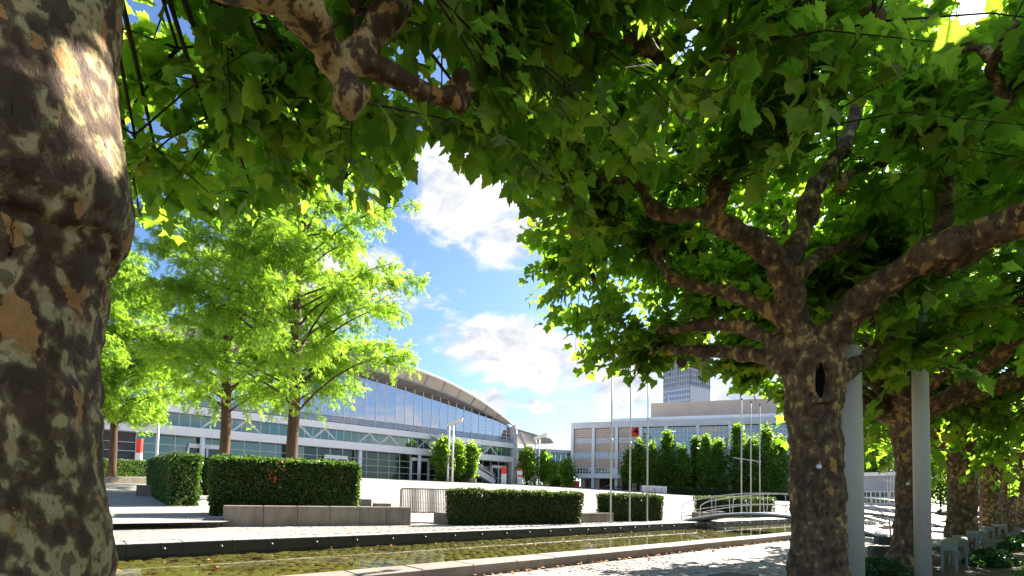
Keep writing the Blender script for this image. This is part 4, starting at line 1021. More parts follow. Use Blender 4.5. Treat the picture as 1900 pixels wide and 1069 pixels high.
def pavilion():
    A = hit(1590, 934); Y = A[1]; A = dep(1585, 934, 62)*np.array([1, 1, 0]); B = dep(1668, 934, 58)*np.array([1, 1, 0])
    e = B-A; L = np.linalg.norm(e); e /= L; n = np.array([e[1], -e[0], 0])
    t_ = root('pavilion', A*.5+B*.5+ZV*.5, 'low pale lilac pavilion with white windows seen between the trunks', 'building')
    part('wall', MB().box((A+B)/2 - n*2 + ZV*1.9, (L/2, 2, 2.4), e, n, ZV), 'grey_steel', t_)
    part('roof', MB().box((A+B)/2 - n*1.9 + ZV*4.5, (L/2+.2, 2.3, .2), e, n, ZV), 'white_panel', t_)
    for q in np.linspace(.1, .9, 5):
        c_ = A + e*L*q + ZV*1.75 + n*.03
        f = MB()
        for o in (-.42, 0, .42): f.box(c_ + e*o, (.03, .05, .75), e, n, ZV)
        for o in (-.7, 0, .7): f.box(c_ + ZV*o, (.45, .05, .05), e, n, ZV)
        wo = part('window', f, 'white_panel', t_); part('pane', MB().box(c_ - n*.02, (.42, .02, .7), e, n, ZV), 'glass_dark', wo)
pavilion()
print('buildings', round(time.time()-T0, 1))

# ================================================================== TREES
QUAD = ([(0, 0, 0), (.5, .45, .08), (0, 1, -.05), (-.5, .45, .08)], [(0, 1, 2, 3)])
n_total = 0
n_total += tree_near(); print('near', round(time.time()-T0, 1), n_total)
n_total += tree_mid(); print('mid', round(time.time()-T0, 1), n_total)
n_total += tree_row(10.5, 1.80, .235, 31, 'slimmer plane tree just behind the thin white mast', mark=(1684, 898, 8.15), hw=(2.4, 3.0))
n_total += tree_row(16.1, 1.78, .29, 37, 'stout dark plane tree right of the thin white mast, beside the first bench', hw=(2.3, 3.1))
n_total += tree_row(23.0, 1.80, .29, 41, 'plane tree behind the third bench, close to the right edge', hw=(2.3, 3.2), n_parts=60, nk=22, voxel=.05)
n_total += tree_row(29.0, 1.80, .28, 43, 'far plane tree beside the small distant mast at the right edge', hw=(2.3, 3.2), n_parts=0, nk=20, voxel=.06)
n_total += tree_row(36.0, 1.75, .28, 47, 'farthest plane tree of the row, hidden deep behind the others', hw=(2.3, 3.4), n_parts=0, nk=18, voxel=.06)
n_total += tree_row(10.0, -4.4, .28, 53, 'plane tree beyond the right edge, its leaves hanging into the upper right corner', hw=(3.0, 3.2), n_parts=40, nk=16, voxel=.06, pl=-3, ph=3, n_sh=15)
n_total += tree_row(17.5, -4.2, .28, 59, 'plane tree beyond the right edge, foliage low over the far benches', hw=(3.0, 3.4), n_parts=0, nk=16, voxel=.06, pl=-3, ph=3, n_sh=15)
print('plane trees', round(time.time()-T0, 1), n_total)

def metasequoia(px, Y, H, rad, seed, label, z_low=2.3, dens=1.0, tr=.2):
    r = np.random.default_rng(seed)
    b = dep(px, 880, Y); base = np.array([b[0], b[1], ground_z(float(b@NV))])
    t_ = root('dawn_redwood', base, label, 'tree', 'feathery conifers behind the hedges')
    tk = MB(); zz = np.linspace(-.2, H*.97, 16)
    tk.tube([base + np.array([.06*math.sin(z*.7+seed), .06*math.cos(z*.5), z]) for z in zz], [tr*(1.35 if z < .3 else 1)*(1-z/H)**.75+.015 for z in zz], 12)
    part('trunk', tk, 'metasequoia_bark', t_, True)
    br = MB(); P = []; D_ = []
    nb = int(120*dens)
    for i in range(nb):
        q = (i+.5)/nb; z = z_low + (H-z_low)*q**1.05 + r.normal()*.1
        L = rad*(1-.9*max(0, (z-z_low)/(H-z_low))**2.2)*r.uniform(.55, 1.05)
        a = i*2.39996 + r.normal()*.25; up = r.uniform(.5, 1.35)
        dh = np.array([math.cos(a), math.sin(a), 0])
        p0 = base + ZV*z; tt = np.linspace(0, 1, 7)
        pts = [p0 + dh*L*k_ + ZV*(L*up*(k_ - .55*k_**2)) + r.normal(size=3)*.04*k_ for k_ in tt]
        br.tube(pts, [(.055*(1-.6*q))*(1-.85*k_)+.006 for k_ in tt], 5, False)
        nt = int(L*5)+2
        for j in range(nt):
            k_ = r.uniform(.08, 1.0)**.75; idx = k_*6; i0 = min(5, int(idx)); c0 = pts[i0] + (pts[i0+1]-pts[i0])*(idx-i0)
            sd = np.cross(dh, ZV)*r.choice([-1, 1]); d = sd*r.uniform(.2, 1) + dh*r.uniform(.2, .8) + ZV*r.uniform(-.7, .7); d /= np.linalg.norm(d)
            Lt = r.uniform(.5, 1.3)*(1.15-.5*k_)
            nsp = int(Lt*27)+7
            for m_ in range(nsp):
                f_ = r.uniform(.05, 1); c = c0 + d*Lt*f_ - ZV*.45*Lt*f_**2 + r.normal(size=3)*.09
                P.append(c); D_.append(d*.6 + r.normal(size=3)*.6 - ZV*.55)
    part('branch', br, 'metasequoia_bark', t_)
    P = np.array(P); D_ = np.array(D_); n = len(P)
    # a small feather of paired needles
    tv = [(0, 0, 0)]; tf = []
    tv = []; 
    for j in range(4):
        y = .12+.24*j; l = .34*(1-.12*j)
        for sgn in (-1, 1):
            o = len(tv); tv += [(0, y-.04, 0), (sgn*l, y+.12, .05), (sgn*l*.4, y+.27, .02)]; tf.append((o, o+1, o+2))
    R = frames(D_, ZV[None] + r.normal(size=(n, 3))*.6)
    k = np.ones(n, bool)
    S = r.uniform(.15, .29, n)[:, None]
    fo = link('foliage', cloud_mesh('foliage', 'metasequoia_leaf', tv, tf, P, R, S, r.uniform(0, .94, n), base), t_); fo['kind'] = 'stuff'
    return n
nm = metasequoia(540, 23.0, 25.0, 5.8, 61, 'tall bright green feathery conifer, trunk rising behind the large hedge', 3.6, 1.05, .25)
nm += metasequoia(413, 27.0, 25.0, 5.0, 62, 'feathery conifer left of the tallest one, trunk behind the hedge', 3.9, .9, .25)
nm += metasequoia(205, 31.0, 14.0, 4.3, 63, 'younger yellow-green conifer against the thick trunk at left', 2.8, .8, .2)
print('conifers', nm, round(time.time()-T0, 1))

def leafy(name, base, h, rad, zc0, mat, n, size, seed, label, cat, group, shape='oval', trunk_r=.08, clumps=70, bark_m='metasequoia_bark'):
    r = np.random.default_rng(seed); base = np.array(base, float)
    t_ = root(name, base, label, cat, group)
    if trunk_r:
        tk = MB(); tk.tube([base + np.array([.03*h*.1*math.sin(z*3+seed), .02, z*h*.8]) for z in np.linspace(-.02, 1, 6)], [trunk_r*(1-.7*z) for z in np.linspace(0, 1, 6)], 8)
        br = tk
        for k in range(8):
            z = zc0 + (h*.75-zc0)*k/8; a = k*2.4
            br.tube([base+ZV*z, base+ZV*(z+.25*rad)+np.array([math.cos(a), math.sin(a), 0])*rad*.6], [trunk_r*.4, trunk_r*.15], 5, False)
        part('trunk', tk, bark_m, t_, True)
    q = r.uniform(0, 1, clumps); a = r.uniform(0, 2*PI, clumps)
    if shape == 'oval': prof = np.sqrt(np.clip(1-(2*q-1)**2, 0, 1))*(1.1-.3*q)
    elif shape == 'column': ex_ = r.uniform(.85, 1.7); prof = np.clip(np.minimum(q*r.uniform(2.5, 5)+.4, 1), 0, 1)*(1-q**ex_)*r.uniform(.8, 1.1) + .03
    else: prof = np.sqrt(np.clip(1-q**2, 0, 1))
    ph_ = r.uniform(0, 6.28, 3); lump = 1 + .22*np.sin(3*a+ph_[0]+q*5) + .18*np.sin(9*q+ph_[1]) + .12*np.sin(5*a-7*q+ph_[2])
    rr = prof*rad*lump*np.sqrt(r.uniform(.15, 1, clumps))
    C = np.stack([np.cos(a)*rr, np.sin(a)*rr, zc0 + q*(h-zc0)], 1) + base
    per = max(4, n//clumps)
    P = np.repeat(C, per, 0) + r.normal(size=(clumps*per, 3))*(rad*.15+.08)*np.array([1, 1, 1.4])
    n = len(P); out_ = P - (base + ZV*h*.4); Y = out_/np.linalg.norm(out_, axis=1, keepdims=True)*.6 + r.normal(size=(n, 3))*.7 - ZV*.2
    R = frames(Y, ZV[None] + r.normal(size=(n, 3))*.5); S = r.uniform(size*.7, size*1.25, n)[:, None]
    fo = link('foliage', cloud_mesh('foliage', mat, QUAD[0], QUAD[1], P, R, S, r.uniform(0, .94, n), base), t_); fo['kind'] = 'stuff'
    return t_
G4 = 'columnar trees in front of the numbered hall'
cols = [(1168, 98, 8.2, 1.7, 'leftmost columnar tree, low and dark, near the motorcycles'), (1186, 97, 9.6, 2.0, 'columnar tree just below and right of the red number sign'), (1208, 95, 9.9, 2.0, 'columnar tree behind the third thin pole from the left'),
        (1238, 95, 13.0, 2.2, 'tall pointed columnar tree right of the thin poles'), (1264, 93, 9.6, 1.9, 'low columnar tree right of the tall pointed one'), (1290, 94, 10.8, 1.4, 'narrow spindly columnar tree in front of the pillar'),
        (1310, 91, 10.6, 1.8, 'columnar tree third from the second group of poles'), (1333, 91, 10.8, 1.9, 'columnar tree left of the second group of poles'), (1368, 90, 12.6, 2.1, 'tall columnar tree behind the first pole of the second group'),
        (1396, 89, 11.0, 2.1, 'columnar tree between the poles of the second group'), (1421, 87, 12.7, 2.2, 'tallest columnar tree right of the second group of poles'), (1446, 88, 11.2, 2.2, 'columnar tree hard against the big trunk'),
        (1632, 66, 9.5, 2.8, 'dark tree seen between the wide and the thin mast'), (1600, 72, 10, 3.0, 'dark tree half hidden behind the wide mast'), (1745, 64, 9.5, 3.4, 'dark tree just right of the slim mast, far behind'), (1790, 70, 10, 3.6, 'dark tree behind the stout trunk, far away'), (1690, 68, 10, 3.4, 'dark tree behind the slimmer trunk, far away')]
for i, (x, Y, h, rd, lb) in enumerate(cols):
    b = dep(x, 915, Y); b[2] = ground_z(float(b@NV))
    leafy('columnar_tree', b, h*random.uniform(.84, .98), rd, random.uniform(1.5, 2.4), 'columnar_leaf', 3600, .38, 200+i, lb, 'tree', G4, 'column', .13, 110)
GS = 'young street trees along the glass hall'
for i, (x, yb, Y, h, rd, zc, lb) in enumerate([(821, 888, 85, 6.8, 1.5, 1.6, 'young street tree left of the first reflector lamp'), (847, 890, 87, 6.4, 1.5, 1.6, 'yellowish young street tree just right of the first reflector lamp'),
        (873, 890, 89, 6.4, 1.15, 1.5, 'slim young street tree below the red banner'), (978, 897, 97, 6.6, 1.6, 1.7, 'young street tree left of the second reflector lamp'), (1008, 897, 99, 6.3, 1.5, 1.4, 'light young street tree right of the second reflector lamp'),
        (1052, 899, 101, 4.9, 1.6, .8, 'darker round young tree beside the corner of the beige hall'), (1030, 897, 107, 4.0, 2.6, .4, 'broad low street tree under the skywalk')]):
    b = dep(x, yb, Y); b[2] = ground_z(float(b@NV)) if Y > 60 else ground_z(float(b@NV))
    leafy('street_tree', b, h, rd, zc, 'street_leaf', 3600, .36, 240+i, lb, 'tree', GS, 'oval', .09, 110)
GB = 'shrubs at the foot of the street trees'
for i, (x, yb, Y, h, rd, lb) in enumerate([(820, 890, 85.5, 1.7, 1.0, 'small round shrub left of the first reflector lamp'), (852, 891, 87.5, 1.4, .8, 'small shrub right of the first reflector lamp'), (868, 891, 88.2, 1.7, .8, 'small shrub in the grey planter below the red banner'), (982, 898, 97, 1.9, 1.4, 'dark shrub at the foot of the second reflector lamp')]):
    b = dep(x, yb, Y); b[2] = ground_z(float(b@NV))
    leafy('shrub', b, h, rd, .1, 'hedge_leaf', 1500, .2, 260+i, lb, 'shrub', GB, 'dome', 0, 60)

# ------------------------------------------------------------------ hedges
def hedge(q, h, mat, size, n, label, seed, flare=0.04, core_in=.07, top_light=True):
    """q: four ground corners counter-clockwise seen from above"""
    r = np.random.default_rng(seed); q = [np.array(a, float) for a in q]; cen = sum(q)/4; base = cen.copy()
    t_ = root('hedge', base, label, 'hedge', 'clipped hedges round the plaza')
    up = [cen + (a-cen)*(1+flare) + ZV*h for a in q]
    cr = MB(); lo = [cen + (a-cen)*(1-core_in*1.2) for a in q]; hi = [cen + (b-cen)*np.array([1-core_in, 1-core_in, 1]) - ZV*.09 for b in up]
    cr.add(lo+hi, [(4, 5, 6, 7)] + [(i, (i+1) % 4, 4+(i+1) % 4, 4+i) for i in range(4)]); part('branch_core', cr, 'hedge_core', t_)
    faces = [(q[i], q[(i+1) % 4], up[(i+1) % 4], up[i]) for i in range(4)] + [(up[0], up[1], up[2], up[3])]
    area = [np.linalg.norm(np.cross(f[1]-f[0], f[3]-f[0])) for f in faces]; P = []; NN = []
    for f, a in zip(faces, area):
        k = int(n*a/sum(area)); u, v = r.uniform(0, 1, (2, k, 1))
        nr = np.cross(f[1]-f[0], f[3]-f[0]); nr /= np.linalg.norm(nr)
        c = (sum(f)/4 - (cen + ZV*h/2)); nr = nr if nr@c > 0 else -nr
        pp = f[0]*(1-u)*(1-v) + f[1]*u*(1-v) + f[2]*u*v + f[3]*(1-u)*v
        wv = np.array([mnoise.noise(Vector(z*2.6)) + .5*mnoise.noise(Vector(z*8)) for z in pp])[:, None]
        P.append(pp + nr*(wv*.065 + r.normal(size=(k, 1))*.028 - .02)); NN.append(np.repeat(nr[None], k, 0))
    P = np.concatenate(P); NN = np.concatenate(NN); k = len(P)
    Y = NN*.45 + r.normal(size=(k, 3))*.75 + ZV*.15
    R = frames(Y, NN + r.normal(size=(k, 3))*.6); S = r.uniform(size*.7, size*1.35, k)[:, None]
    rn = r.uniform(0, 1, k)
    fo = link('foliage', cloud_mesh('foliage', mat, QUAD[0], QUAD[1], P, R, S, rn, base), t_); fo['kind'] = 'stuff'
    return t_
WD = np.array([.879, .477, 0]); WN = np.array([-.477, .879, 0])      # direction of the seat wall and the hedges behind it
a = hit(392, 958); side = WN*.95; e2 = WD*3.55
a = a - ZV*.10
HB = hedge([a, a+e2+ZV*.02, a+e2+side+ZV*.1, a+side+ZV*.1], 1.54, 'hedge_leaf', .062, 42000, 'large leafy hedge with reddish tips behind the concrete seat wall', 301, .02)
RS = np.random.default_rng(9); rp_ = np.array([dep(500 + RS.normal()*16, 884 + RS.normal()*11, 1)*0 + EYE + ray(500 + RS.normal()*15, 884 + RS.normal()*12)*((float((hit(392, 958)-WN*.045-EYE)@WN))/float(ray(505, 884)@WN)) for _ in range(46)])
rdm = cloud_mesh('red_tips', 'red_leaf', QUAD[0], QUAD[1], rp_, frames(unit(46), -WN[None] + RS.normal(size=(46, 3))*.4), RS.uniform(.05, .085, 46)[:, None], RS.uniform(size=46), HB.location)
link('red_tips', rdm, HB)['kind'] = 'stuff'
a = hit(312, 939); a2 = hit(272, 914); side = (a2-a)*np.array([1, 1, 0])
hedge([a, a+WD*.75, a+WD*.75+side+ZV*.1, a+side+ZV*.1], 1.50, 'hedge_leaf', .062, 20000, 'narrow upright hedge block standing alone on the gravel', 302, .03)
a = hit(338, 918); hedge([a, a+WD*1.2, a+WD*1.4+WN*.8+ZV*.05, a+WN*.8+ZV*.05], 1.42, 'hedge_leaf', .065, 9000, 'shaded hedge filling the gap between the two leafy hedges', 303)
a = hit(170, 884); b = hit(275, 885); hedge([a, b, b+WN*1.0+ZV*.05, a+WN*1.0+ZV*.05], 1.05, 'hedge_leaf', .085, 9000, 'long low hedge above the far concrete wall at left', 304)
G1 = [at(846, 975.5, .15), at(1077, 972, .15)]; dd = np.array([-.521, .853, 0])*.5
hedge([G1[0], G1[1], G1[1]+dd, G1[0]+dd], 1.0, 'box_leaf', .042, 42000, 'wide dense dark hedge right of the crowd barrier', 305, .05)
G2 = [at(1131, 968.5, .15), at(1228, 966.5, .15)]
hedge([G2[0], G2[1], G2[1]+NV*.55, G2[0]+NV*.55], 1.0, 'box_leaf', .045, 24000, 'dark hedge behind the three thin poles', 306, .06)
G3 = [at(1376, 961, .15), at(1437, 959.5, .15)]
hedge([G3[0], G3[1], G3[1]+NV*2.6, G3[0]+NV*2.6], 1.05, 'box_leaf', .055, 16000, 'hedge seen through the railings of the nearer footbridge', 307, .03)
a, b = dep(1238, 915, 88.5), dep(1465, 922, 82); a[2] = ground_z(float(a@NV)); b[2] = ground_z(float(b@NV))
hedge([a, b, b+np.array([.3, 1.3, 0]), a+np.array([.3, 1.3, 0])], 1.15, 'box_leaf', .16, 9000, 'long dark low hedge under the columnar trees', 308)
print('hedges', round(time.time()-T0, 1))

# ================================================================== STREET FURNITURE
# seat wall of six concrete blocks
A_, B_ = at(412, 977.5, .155), at(762, 974.5, .155); e = (B_-A_)*np.array([1, 1, 0]); L_ = np.linalg.norm(e); e /= L_; n_ = np.cross(ZV, e)
t_ = root('seat_wall', (A_+B_)/2, 'low concrete seat wall of six blocks in front of the large hedge', 'wall')
js = [0, .238, .415, .585, .735, .875, 1.0]
js = [0, .19, .36, .53, .695, .85, 1.0]
for u, v in zip(js[:-1], js[1:]):
    part('block', MB().bevbox(A_ + e*L_*(u+v)/2 + n_*.24 + ZV*.245, (L_*(v-u)/2-.006, .24, .25), .012, e, n_, ZV), 'concrete', t_)
def block(c, hx, hy, hz, label, ex_=DV, ey_=NV, mat='concrete', name='concrete_block', grp='low concrete walls round the hedges'):
    mb = MB().bevbox(c + ZV*hz, (hx, hy, hz), .012, ex_, ey_, ZV); return solo(name, mb, mat, c, label, 'wall' if 'block' in name else 'stone', grp)
a, b = at(1082, 971.3, .15), at(1133, 969, .15); block((a+b)/2 + NV*.3, np.linalg.norm(b-a)/2+.08, .28, .17, 'low concrete wall closing the gap between the two dark hedges')
a = at(842, 973, .155); block(a + NV*.45 - DV*.02, .12, .4, .16, 'concrete block end at the left foot of the wide dark hedge')
a = hit(675, 939); block(a + WN*.2, .28, .2, .13, 'small concrete block behind the seat wall, beside the hedge end', WD, WN)
a = hit(711, 941); block(a + WN*.2, .3, .2, .07, 'flat concrete block just behind the right end of the seat wall', WD, WN)
a = hit(262, 921); block(a + WN*.25 + WD*.2, .35, .25, .2, 'short concrete block by the narrow upright hedge', WD, WN)
a, b = hit(165, 897), hit(270, 898); block((a+b)/2 + WN*.15, np.linalg.norm(b-a)/2+.4, .18, .17, 'long low concrete wall below the far left hedge', (b-a)/np.linalg.norm(b-a), np.cross(ZV, (b-a)/np.linalg.norm(b-a)))
a = at(1311, 963, .15); block(a + NV*.3, .27, .3, .15, 'brown block left of the footbridge end', mat='concrete')
a = at(1345, 961, .15); block(a + NV*.4, .32, .3, .16, 'brown block half hidden by the footbridge railing', mat='concrete')

# crowd barrier
def barrier():
    a, b = hit(742, 958.5), hit(834, 961.5); a[2] = b[2] = min(a[2], b[2]); e = b-a; L = np.linalg.norm(e); e /= L; n = np.cross(ZV, e)
    t_ = root('crowd_barrier', (a+b)/2, 'galvanised crowd barrier with vertical bars beside the wide dark hedge', 'barrier')
    f = MB(); r = .08
    loop = [a+ZV*.12, a+ZV*(.90-r), a+e*r*.3+ZV*(.90-r*.3), a+e*r+ZV*.90, b-e*r+ZV*.90, b-e*r*.3+ZV*(.90-r*.3), b+ZV*(.90-r), b+ZV*.12]
    f.tube(loop, .019, 8); f.tube([a+ZV*.17, b+ZV*.17], .016, 8); part('frame', f, 'galvanised', t_, True)
    m = MB().tube([(0, 0, .17), (0, 0, .89)], .012, 6).mesh('bar', 'galvanised')
    for i in range(1, 30): piece('bar', m, t_, a + e*L*i/30)
    for q in (a+e*.1, b-e*.1):
        g = MB(); g.tube([q-n*.3, q-n*.22+ZV*.08, q+ZV*.13, q+n*.22+ZV*.08, q+n*.3], .018, 8); part('foot', g, 'galvanised', t_, True)
    c_ = MB(); 
    for i in (7, 11, 14, 18): c_.box(a+e*L*i/24 + ZV*.17, (.05, .022, .02), e, n, ZV)
    part('red_clip', c_, 'sign_red', t_)
    q = a + n*.16 + e*.05; w_ = b + n*.22 + e*.06; c2 = root('crowd_barrier', (q+w_)/2, 'second crowd barrier leaning close behind the first', 'barrier')
    f = MB(); f.tube([q+ZV*.1, q+ZV*.86, q+e*.05+ZV*.9, w_-e*.05+ZV*.9, w_+ZV*.86, w_+ZV*.1], .018, 8); f.tube([q+ZV*.17, w_+ZV*.17], .014, 6); part('frame', f, 'galvanised', c2, True)
    for i in range(1, 27): piece('bar', m, c2, q + (w_-q)*i/27)
    for u in (q+e*.1, w_-e*.1):
        g = MB(); g.tube([u-n*.3, u-n*.22+ZV*.08, u+ZV*.13, u+n*.22+ZV*.08, u+n*.3], .018, 8); part('foot', g, 'galvanised', c2, True)
barrier()

# thin lamp poles in groups of three
def pole_proto():
    t_ = root('lamp_pole', (0, 0, 0), '', 'lamp', 'thin lamp poles along the basin')
    p_ = MB(); p_.tube([(0, 0, -.02), (0, 0, 3.0), (0, 0, 5.9)], [.032, .030, .027], 10); part('pole', p_, 'pole_paint', t_, True)
    p_ = MB(); p_.tube([(0, 0, 2.75), (0, 0, 2.98)], .042, 10); part('sleeve', p_, 'pole_paint', t_, True)
    p_ = MB(); p_.bar(np.array([0, 0, 2.93]), np.array([-.44, -.12, 3.0]), .05, .035); part('lamp_arm', p_, 'pole_paint', t_)
    p_ = MB(); p_.tube([(0, 0, 5.9), (0, 0, 5.97)], [.05, .045], 10); part('cap', p_, 'dark_grey', t_)
    p_ = MB(); p_.tube([(0, 0, -.01), (0, 0, .03)], .07, 12); part('base_plate', p_, 'pole_paint', t_)
    return t_
pp = pole_proto()
names = ['first', 'second', 'third']
sets = [((14.8, 15.95, 17.1), 'thin lamp pole of the near group before the dark hedge, {} from left'), ((25.4, 26.5, 27.6), 'thin lamp pole of the middle group behind the footbridge railing, {} from left'), ((55.0, 56.2, 57.4), 'thin lamp pole of the far group between the masts, {} from left')]
first = True
for ss_, lb in sets:
    for k, s_ in enumerate(ss_):
        o = pp if first else copy_tree(pp)
        first = False; o.location = tuple(W(s_, 11.0, .15)); o['label'] = lb.format(names[k])

# footbridges
def footbridge(s0, label, wd=1.5, skew=.0):
    pa, pb = 3.6, 10.95
    t_ = root('footbridge', W(s0, 7.3, 0), label, 'bridge', 'arched footbridges over the basin')
    sk = lambda p: (p-7.3)*skew
    def dz(p): 
        u = (p-pa)/(pb-pa); return .02 + .13*u + .50*math.sin(PI*min(max(u, 0), 1))**.9
    pp_ = np.linspace(pa, pb, 22); dk = MB()
    for u, v in zip(pp_[:-1], pp_[1:]):
        q = []
        for p in (u, v):
            for o in (-wd/2, wd/2):
                for h in (0, -.12): q.append(W(s0+sk(p)+o, p, dz(p)+h))
        dk.add(q, [(0, 2, 6, 4), (1, 5, 7, 3), (0, 4, 5, 1), (2, 3, 7, 6)])
    part('deck', dk, 'kerb_granite', t_)
    eb = MB()
    for o in (-wd/2-.03, wd/2+.03):
        eb.tube([W(s0+sk(p)+o, p, dz(p)-.03) for p in pp_], .055, 6)
    part('edge_beam', eb, 'steel', t_, True)
    for o in (-wd/2-.02, wd/2+.02):
        rl = MB(); path = [W(s0+sk(p)+o, p, dz(p)+.72) for p in pp_[1:-1]]
        rl.tube([W(s0+sk(pa)+o, pa-.02, .02)] + [W(s0+sk(pa)+o, pa+.03, .62)] + path + [W(s0+sk(pb)+o, pb-.03, .78), W(s0+sk(pb)+o, pb+.02, .16)], .022, 8)
        rl.tube([W(s0+sk(p)+o, p, dz(p)+.32) for p in pp_], .016, 6); ro = part('railing', rl, 'steel', t_, True)
        for p in np.linspace(pa+1.5, pb-1.5, 4):
            for off in (-.05, .05):
                b_ = MB(); b_.bar(W(s0+sk(p)+o, p+off, dz(p)-.02), W(s0+sk(p)+o, p+off*1.9, dz(p)+.72), .022, .012); part('post', b_, 'steel', ro)
    return t_
footbridge(19.7, 'nearer arched footbridge with steel railings crossing the basin', 1.5, .18)
footbridge(31.0, 'farther arched footbridge with steel railings seen between the trunks', 1.5, .18)

# white masts among the trees
def mast(c, r, h, label, hatch=False):
    t_ = root('mast', c, label, 'mast', 'white masts among the plane trees')
    p_ = MB(); p_.tube([c-ZV*.05, c+ZV*h*.5, c+ZV*h], [r, r, r*.9], 32); part('tube', p_, 'mast_paint', t_, True)
    p_ = MB(); p_.tube([c-ZV*.02, c+ZV*.03], [r*1.35, r*1.3], 24); part('base_flange', p_, 'mast_paint', t_)
    p_ = MB(); p_.blob(c+ZV*h, r*.92, (1, 1, .4), 16, 6, 0); part('cap', p_, 'mast_paint', t_, True)
    if hatch:
        v = (EYE-c)*np.array([1, 1, 0]); v /= np.linalg.norm(v); x = np.cross(ZV, v)
        p_ = MB()
        for z0 in (1.02, 1.17, .42, .48):
            p_.box(c + v*(r*.99) - x*r*.25 + ZV*z0, (.03, .006, .004), x, v, ZV)
        p_.box(c - x*r*.62 + v*r*.80 + ZV*1.35, (.006, .012, 1.33), x, v, ZV)
        part('hatch', p_, 'mast_paint', t_)
    return t_
c = dep(1577, 940, 5.75); c[2] = 0; mast(c, .135, 2.75, 'wide pale mast standing right behind the big trunk', True)
c = dep(1711, 940, 6.35); c[2] = 0; mast(c, .088, 4.2, 'slim white mast between two trunks in the foreground')
c = at(1878, 977, 0); mast(c, .105, 6.0, 'small distant white mast near the right edge')

# benches: seat sheet bent down at both long edges, tubular frames
def bench_proto():
    t_ = root('bench', (0, 0, 0), '', 'bench', 'grey metal benches between the plane trees')
    L, d, h = 1.7, .20, .45
    st = MB(); pf = [(-L/2, h-.10), (-L/2+.006, h-.05), (-L/2+.03, h-.015), (-L/2+.08, h), (L/2-.08, h), (L/2-.03, h-.015), (L/2-.006, h-.05), (L/2, h-.10)]
    vs = []
    for y in (-d/2, d/2):
        for z_ in (0, -.022): vs += [(a*(1+z_*.02), y, b+z_) for a, b in pf]
    n = len(pf); fs = [(i, 2*n+i, 2*n+i+1, i+1) for i in range(n-1)] + [(n+i+1, 3*n+i+1, 3*n+i, n+i) for i in range(n-1)]
    fs += [(i, i+1, n+i+1, n+i) for i in range(n-1)] + [(2*n+i+1, 2*n+i, 3*n+i, 3*n+i+1) for i in range(n-1)] + [(0, n, 3*n, 2*n), (n-1, 3*n-1, 4*n-1, 2*n-1)]
    st.add(vs, fs); part('seat', st, 'bench_metal', t_, False)
    for x in (-L/2+.02, L/2-.02):
        for y in (-d/2+.018, d/2-.018):
            part('leg', MB().box((x, y, h/2-.05), (.022, .016, h/2-.05)), 'bench_metal', t_)
    for y in (-d/2+.016, d/2-.016):
        part('side_rail', MB().box((0, y, h-.05), (L/2-.045, .012, .026)), 'bench_metal', t_)
    part('stretcher', MB().box((0, 0, .13), (L/2-.045, .012, .015)), 'bench_metal', t_)
    return t_
bp = bench_proto(); DANG = math.atan2(DV[1], DV[0])
bl = [(1762, 1063, 'nearest grey metal bench, right of the slim mast'), (1782, 1052, 'second grey bench, side by side with the nearest one'), (1806, 1028, 'grey metal bench at the foot of the stout dark trunk'), (1822, 1024, 'grey bench beside the one at the stout trunk'), (1838, 1009, 'grey metal bench farther back, left one of the third pair'), (1862, 1000, 'grey bench farther back, right one of the third pair'), (1890, 976, 'farthest grey bench near the right edge')]
for i, (x, y, lb) in enumerate(bl):
    o = bp if i == 0 else copy_tree(bp); rz = DANG + (.12 if i < 4 else .5)
    o.location = tuple(at(x, y, -.01) + np.array([math.cos(rz), math.sin(rz), 0])*.85); o.rotation_euler = (0, 0, rz); o['label'] = lb

# stones by the third trunk and at the lower edge
for (x, y, hx, hy, hz, lb) in [(1640, 1034, .22, .16, .10, 'lower dark stone block left of the slimmer trunk'), (1622, 1052, .24, .18, .07, 'dark stone slab lying in the shade by the wide mast')]:
    c = at(x, y, 0); solo('stone_block', MB().bevbox(c+ZV*hz, (hx, hy, hz), .02, E4, N4, ZV), 'stone_dark', c, lb, 'stone', 'dark stones under the trees')
c = at(1648, 1030, 0) + ZV*.2; solo('stone_block', MB().bevbox(c+ZV*.08, (.20, .15, .08), .02, E4, N4, ZV), 'stone_dark', c, 'upper dark stone block of the small stack by the trunk', 'stone', 'dark stones under the trees')
c = at(1362, 1092, 0); solo('stone_block', MB().bevbox(c+ZV*.075, (.25, .2, .075), .02, DV, NV, ZV), 'stone_dark', c, 'dark stone corner rising at the bottom edge on the cobbles', 'stone', 'dark stones under the trees')

# lamps with tilted reflectors, totems, small things far across the plaza
def reflector_lamp(x, yb, Y, label):
    c = dep(x, yb, Y); c[2] = ground_z(float(c@NV))
    t_ = root('reflector_lamp', c, label, 'lamp', 'lamp masts with tilted square reflectors')
    H = (yb-786)/FPX*Y if x < 900 else (yb-812)/FPX*Y
    X = np.array([1.0, 0, 0]); Yv = np.array([0, 1.0, 0])
    for o in (-.38, .38):
        m_ = MB(); m_.tube([c+X*o, c+X*o*.9+ZV*H], [.17, .13], 10); part('post', m_, 'white_panel', t_, True)
    for z in (H*.25, H*.5): part('rung', MB().bar(c-X*.38+ZV*z, c+X*.38+ZV*z, .1), 'white_panel', t_)
    m_ = MB(); m_.box(c+X*.55+ZV*(H+.55), (1.35, 1.0, .05), np.array([.93, 0, .36]), Yv*.9+ZV*.42, np.cross(np.array([.93, 0, .36]), Yv*.9+ZV*.42)); part('reflector', m_, 'lamp_reflector', t_)
    m_ = MB(); m_.bar(c-X*.5+ZV*(H*.97), c-X*.7+ZV*(H*.88), .12); part('spotlight', m_, 'grey_steel', t_)
reflector_lamp(835, 891, 84.0, 'tall lamp with tilted square reflector before the glass hall')
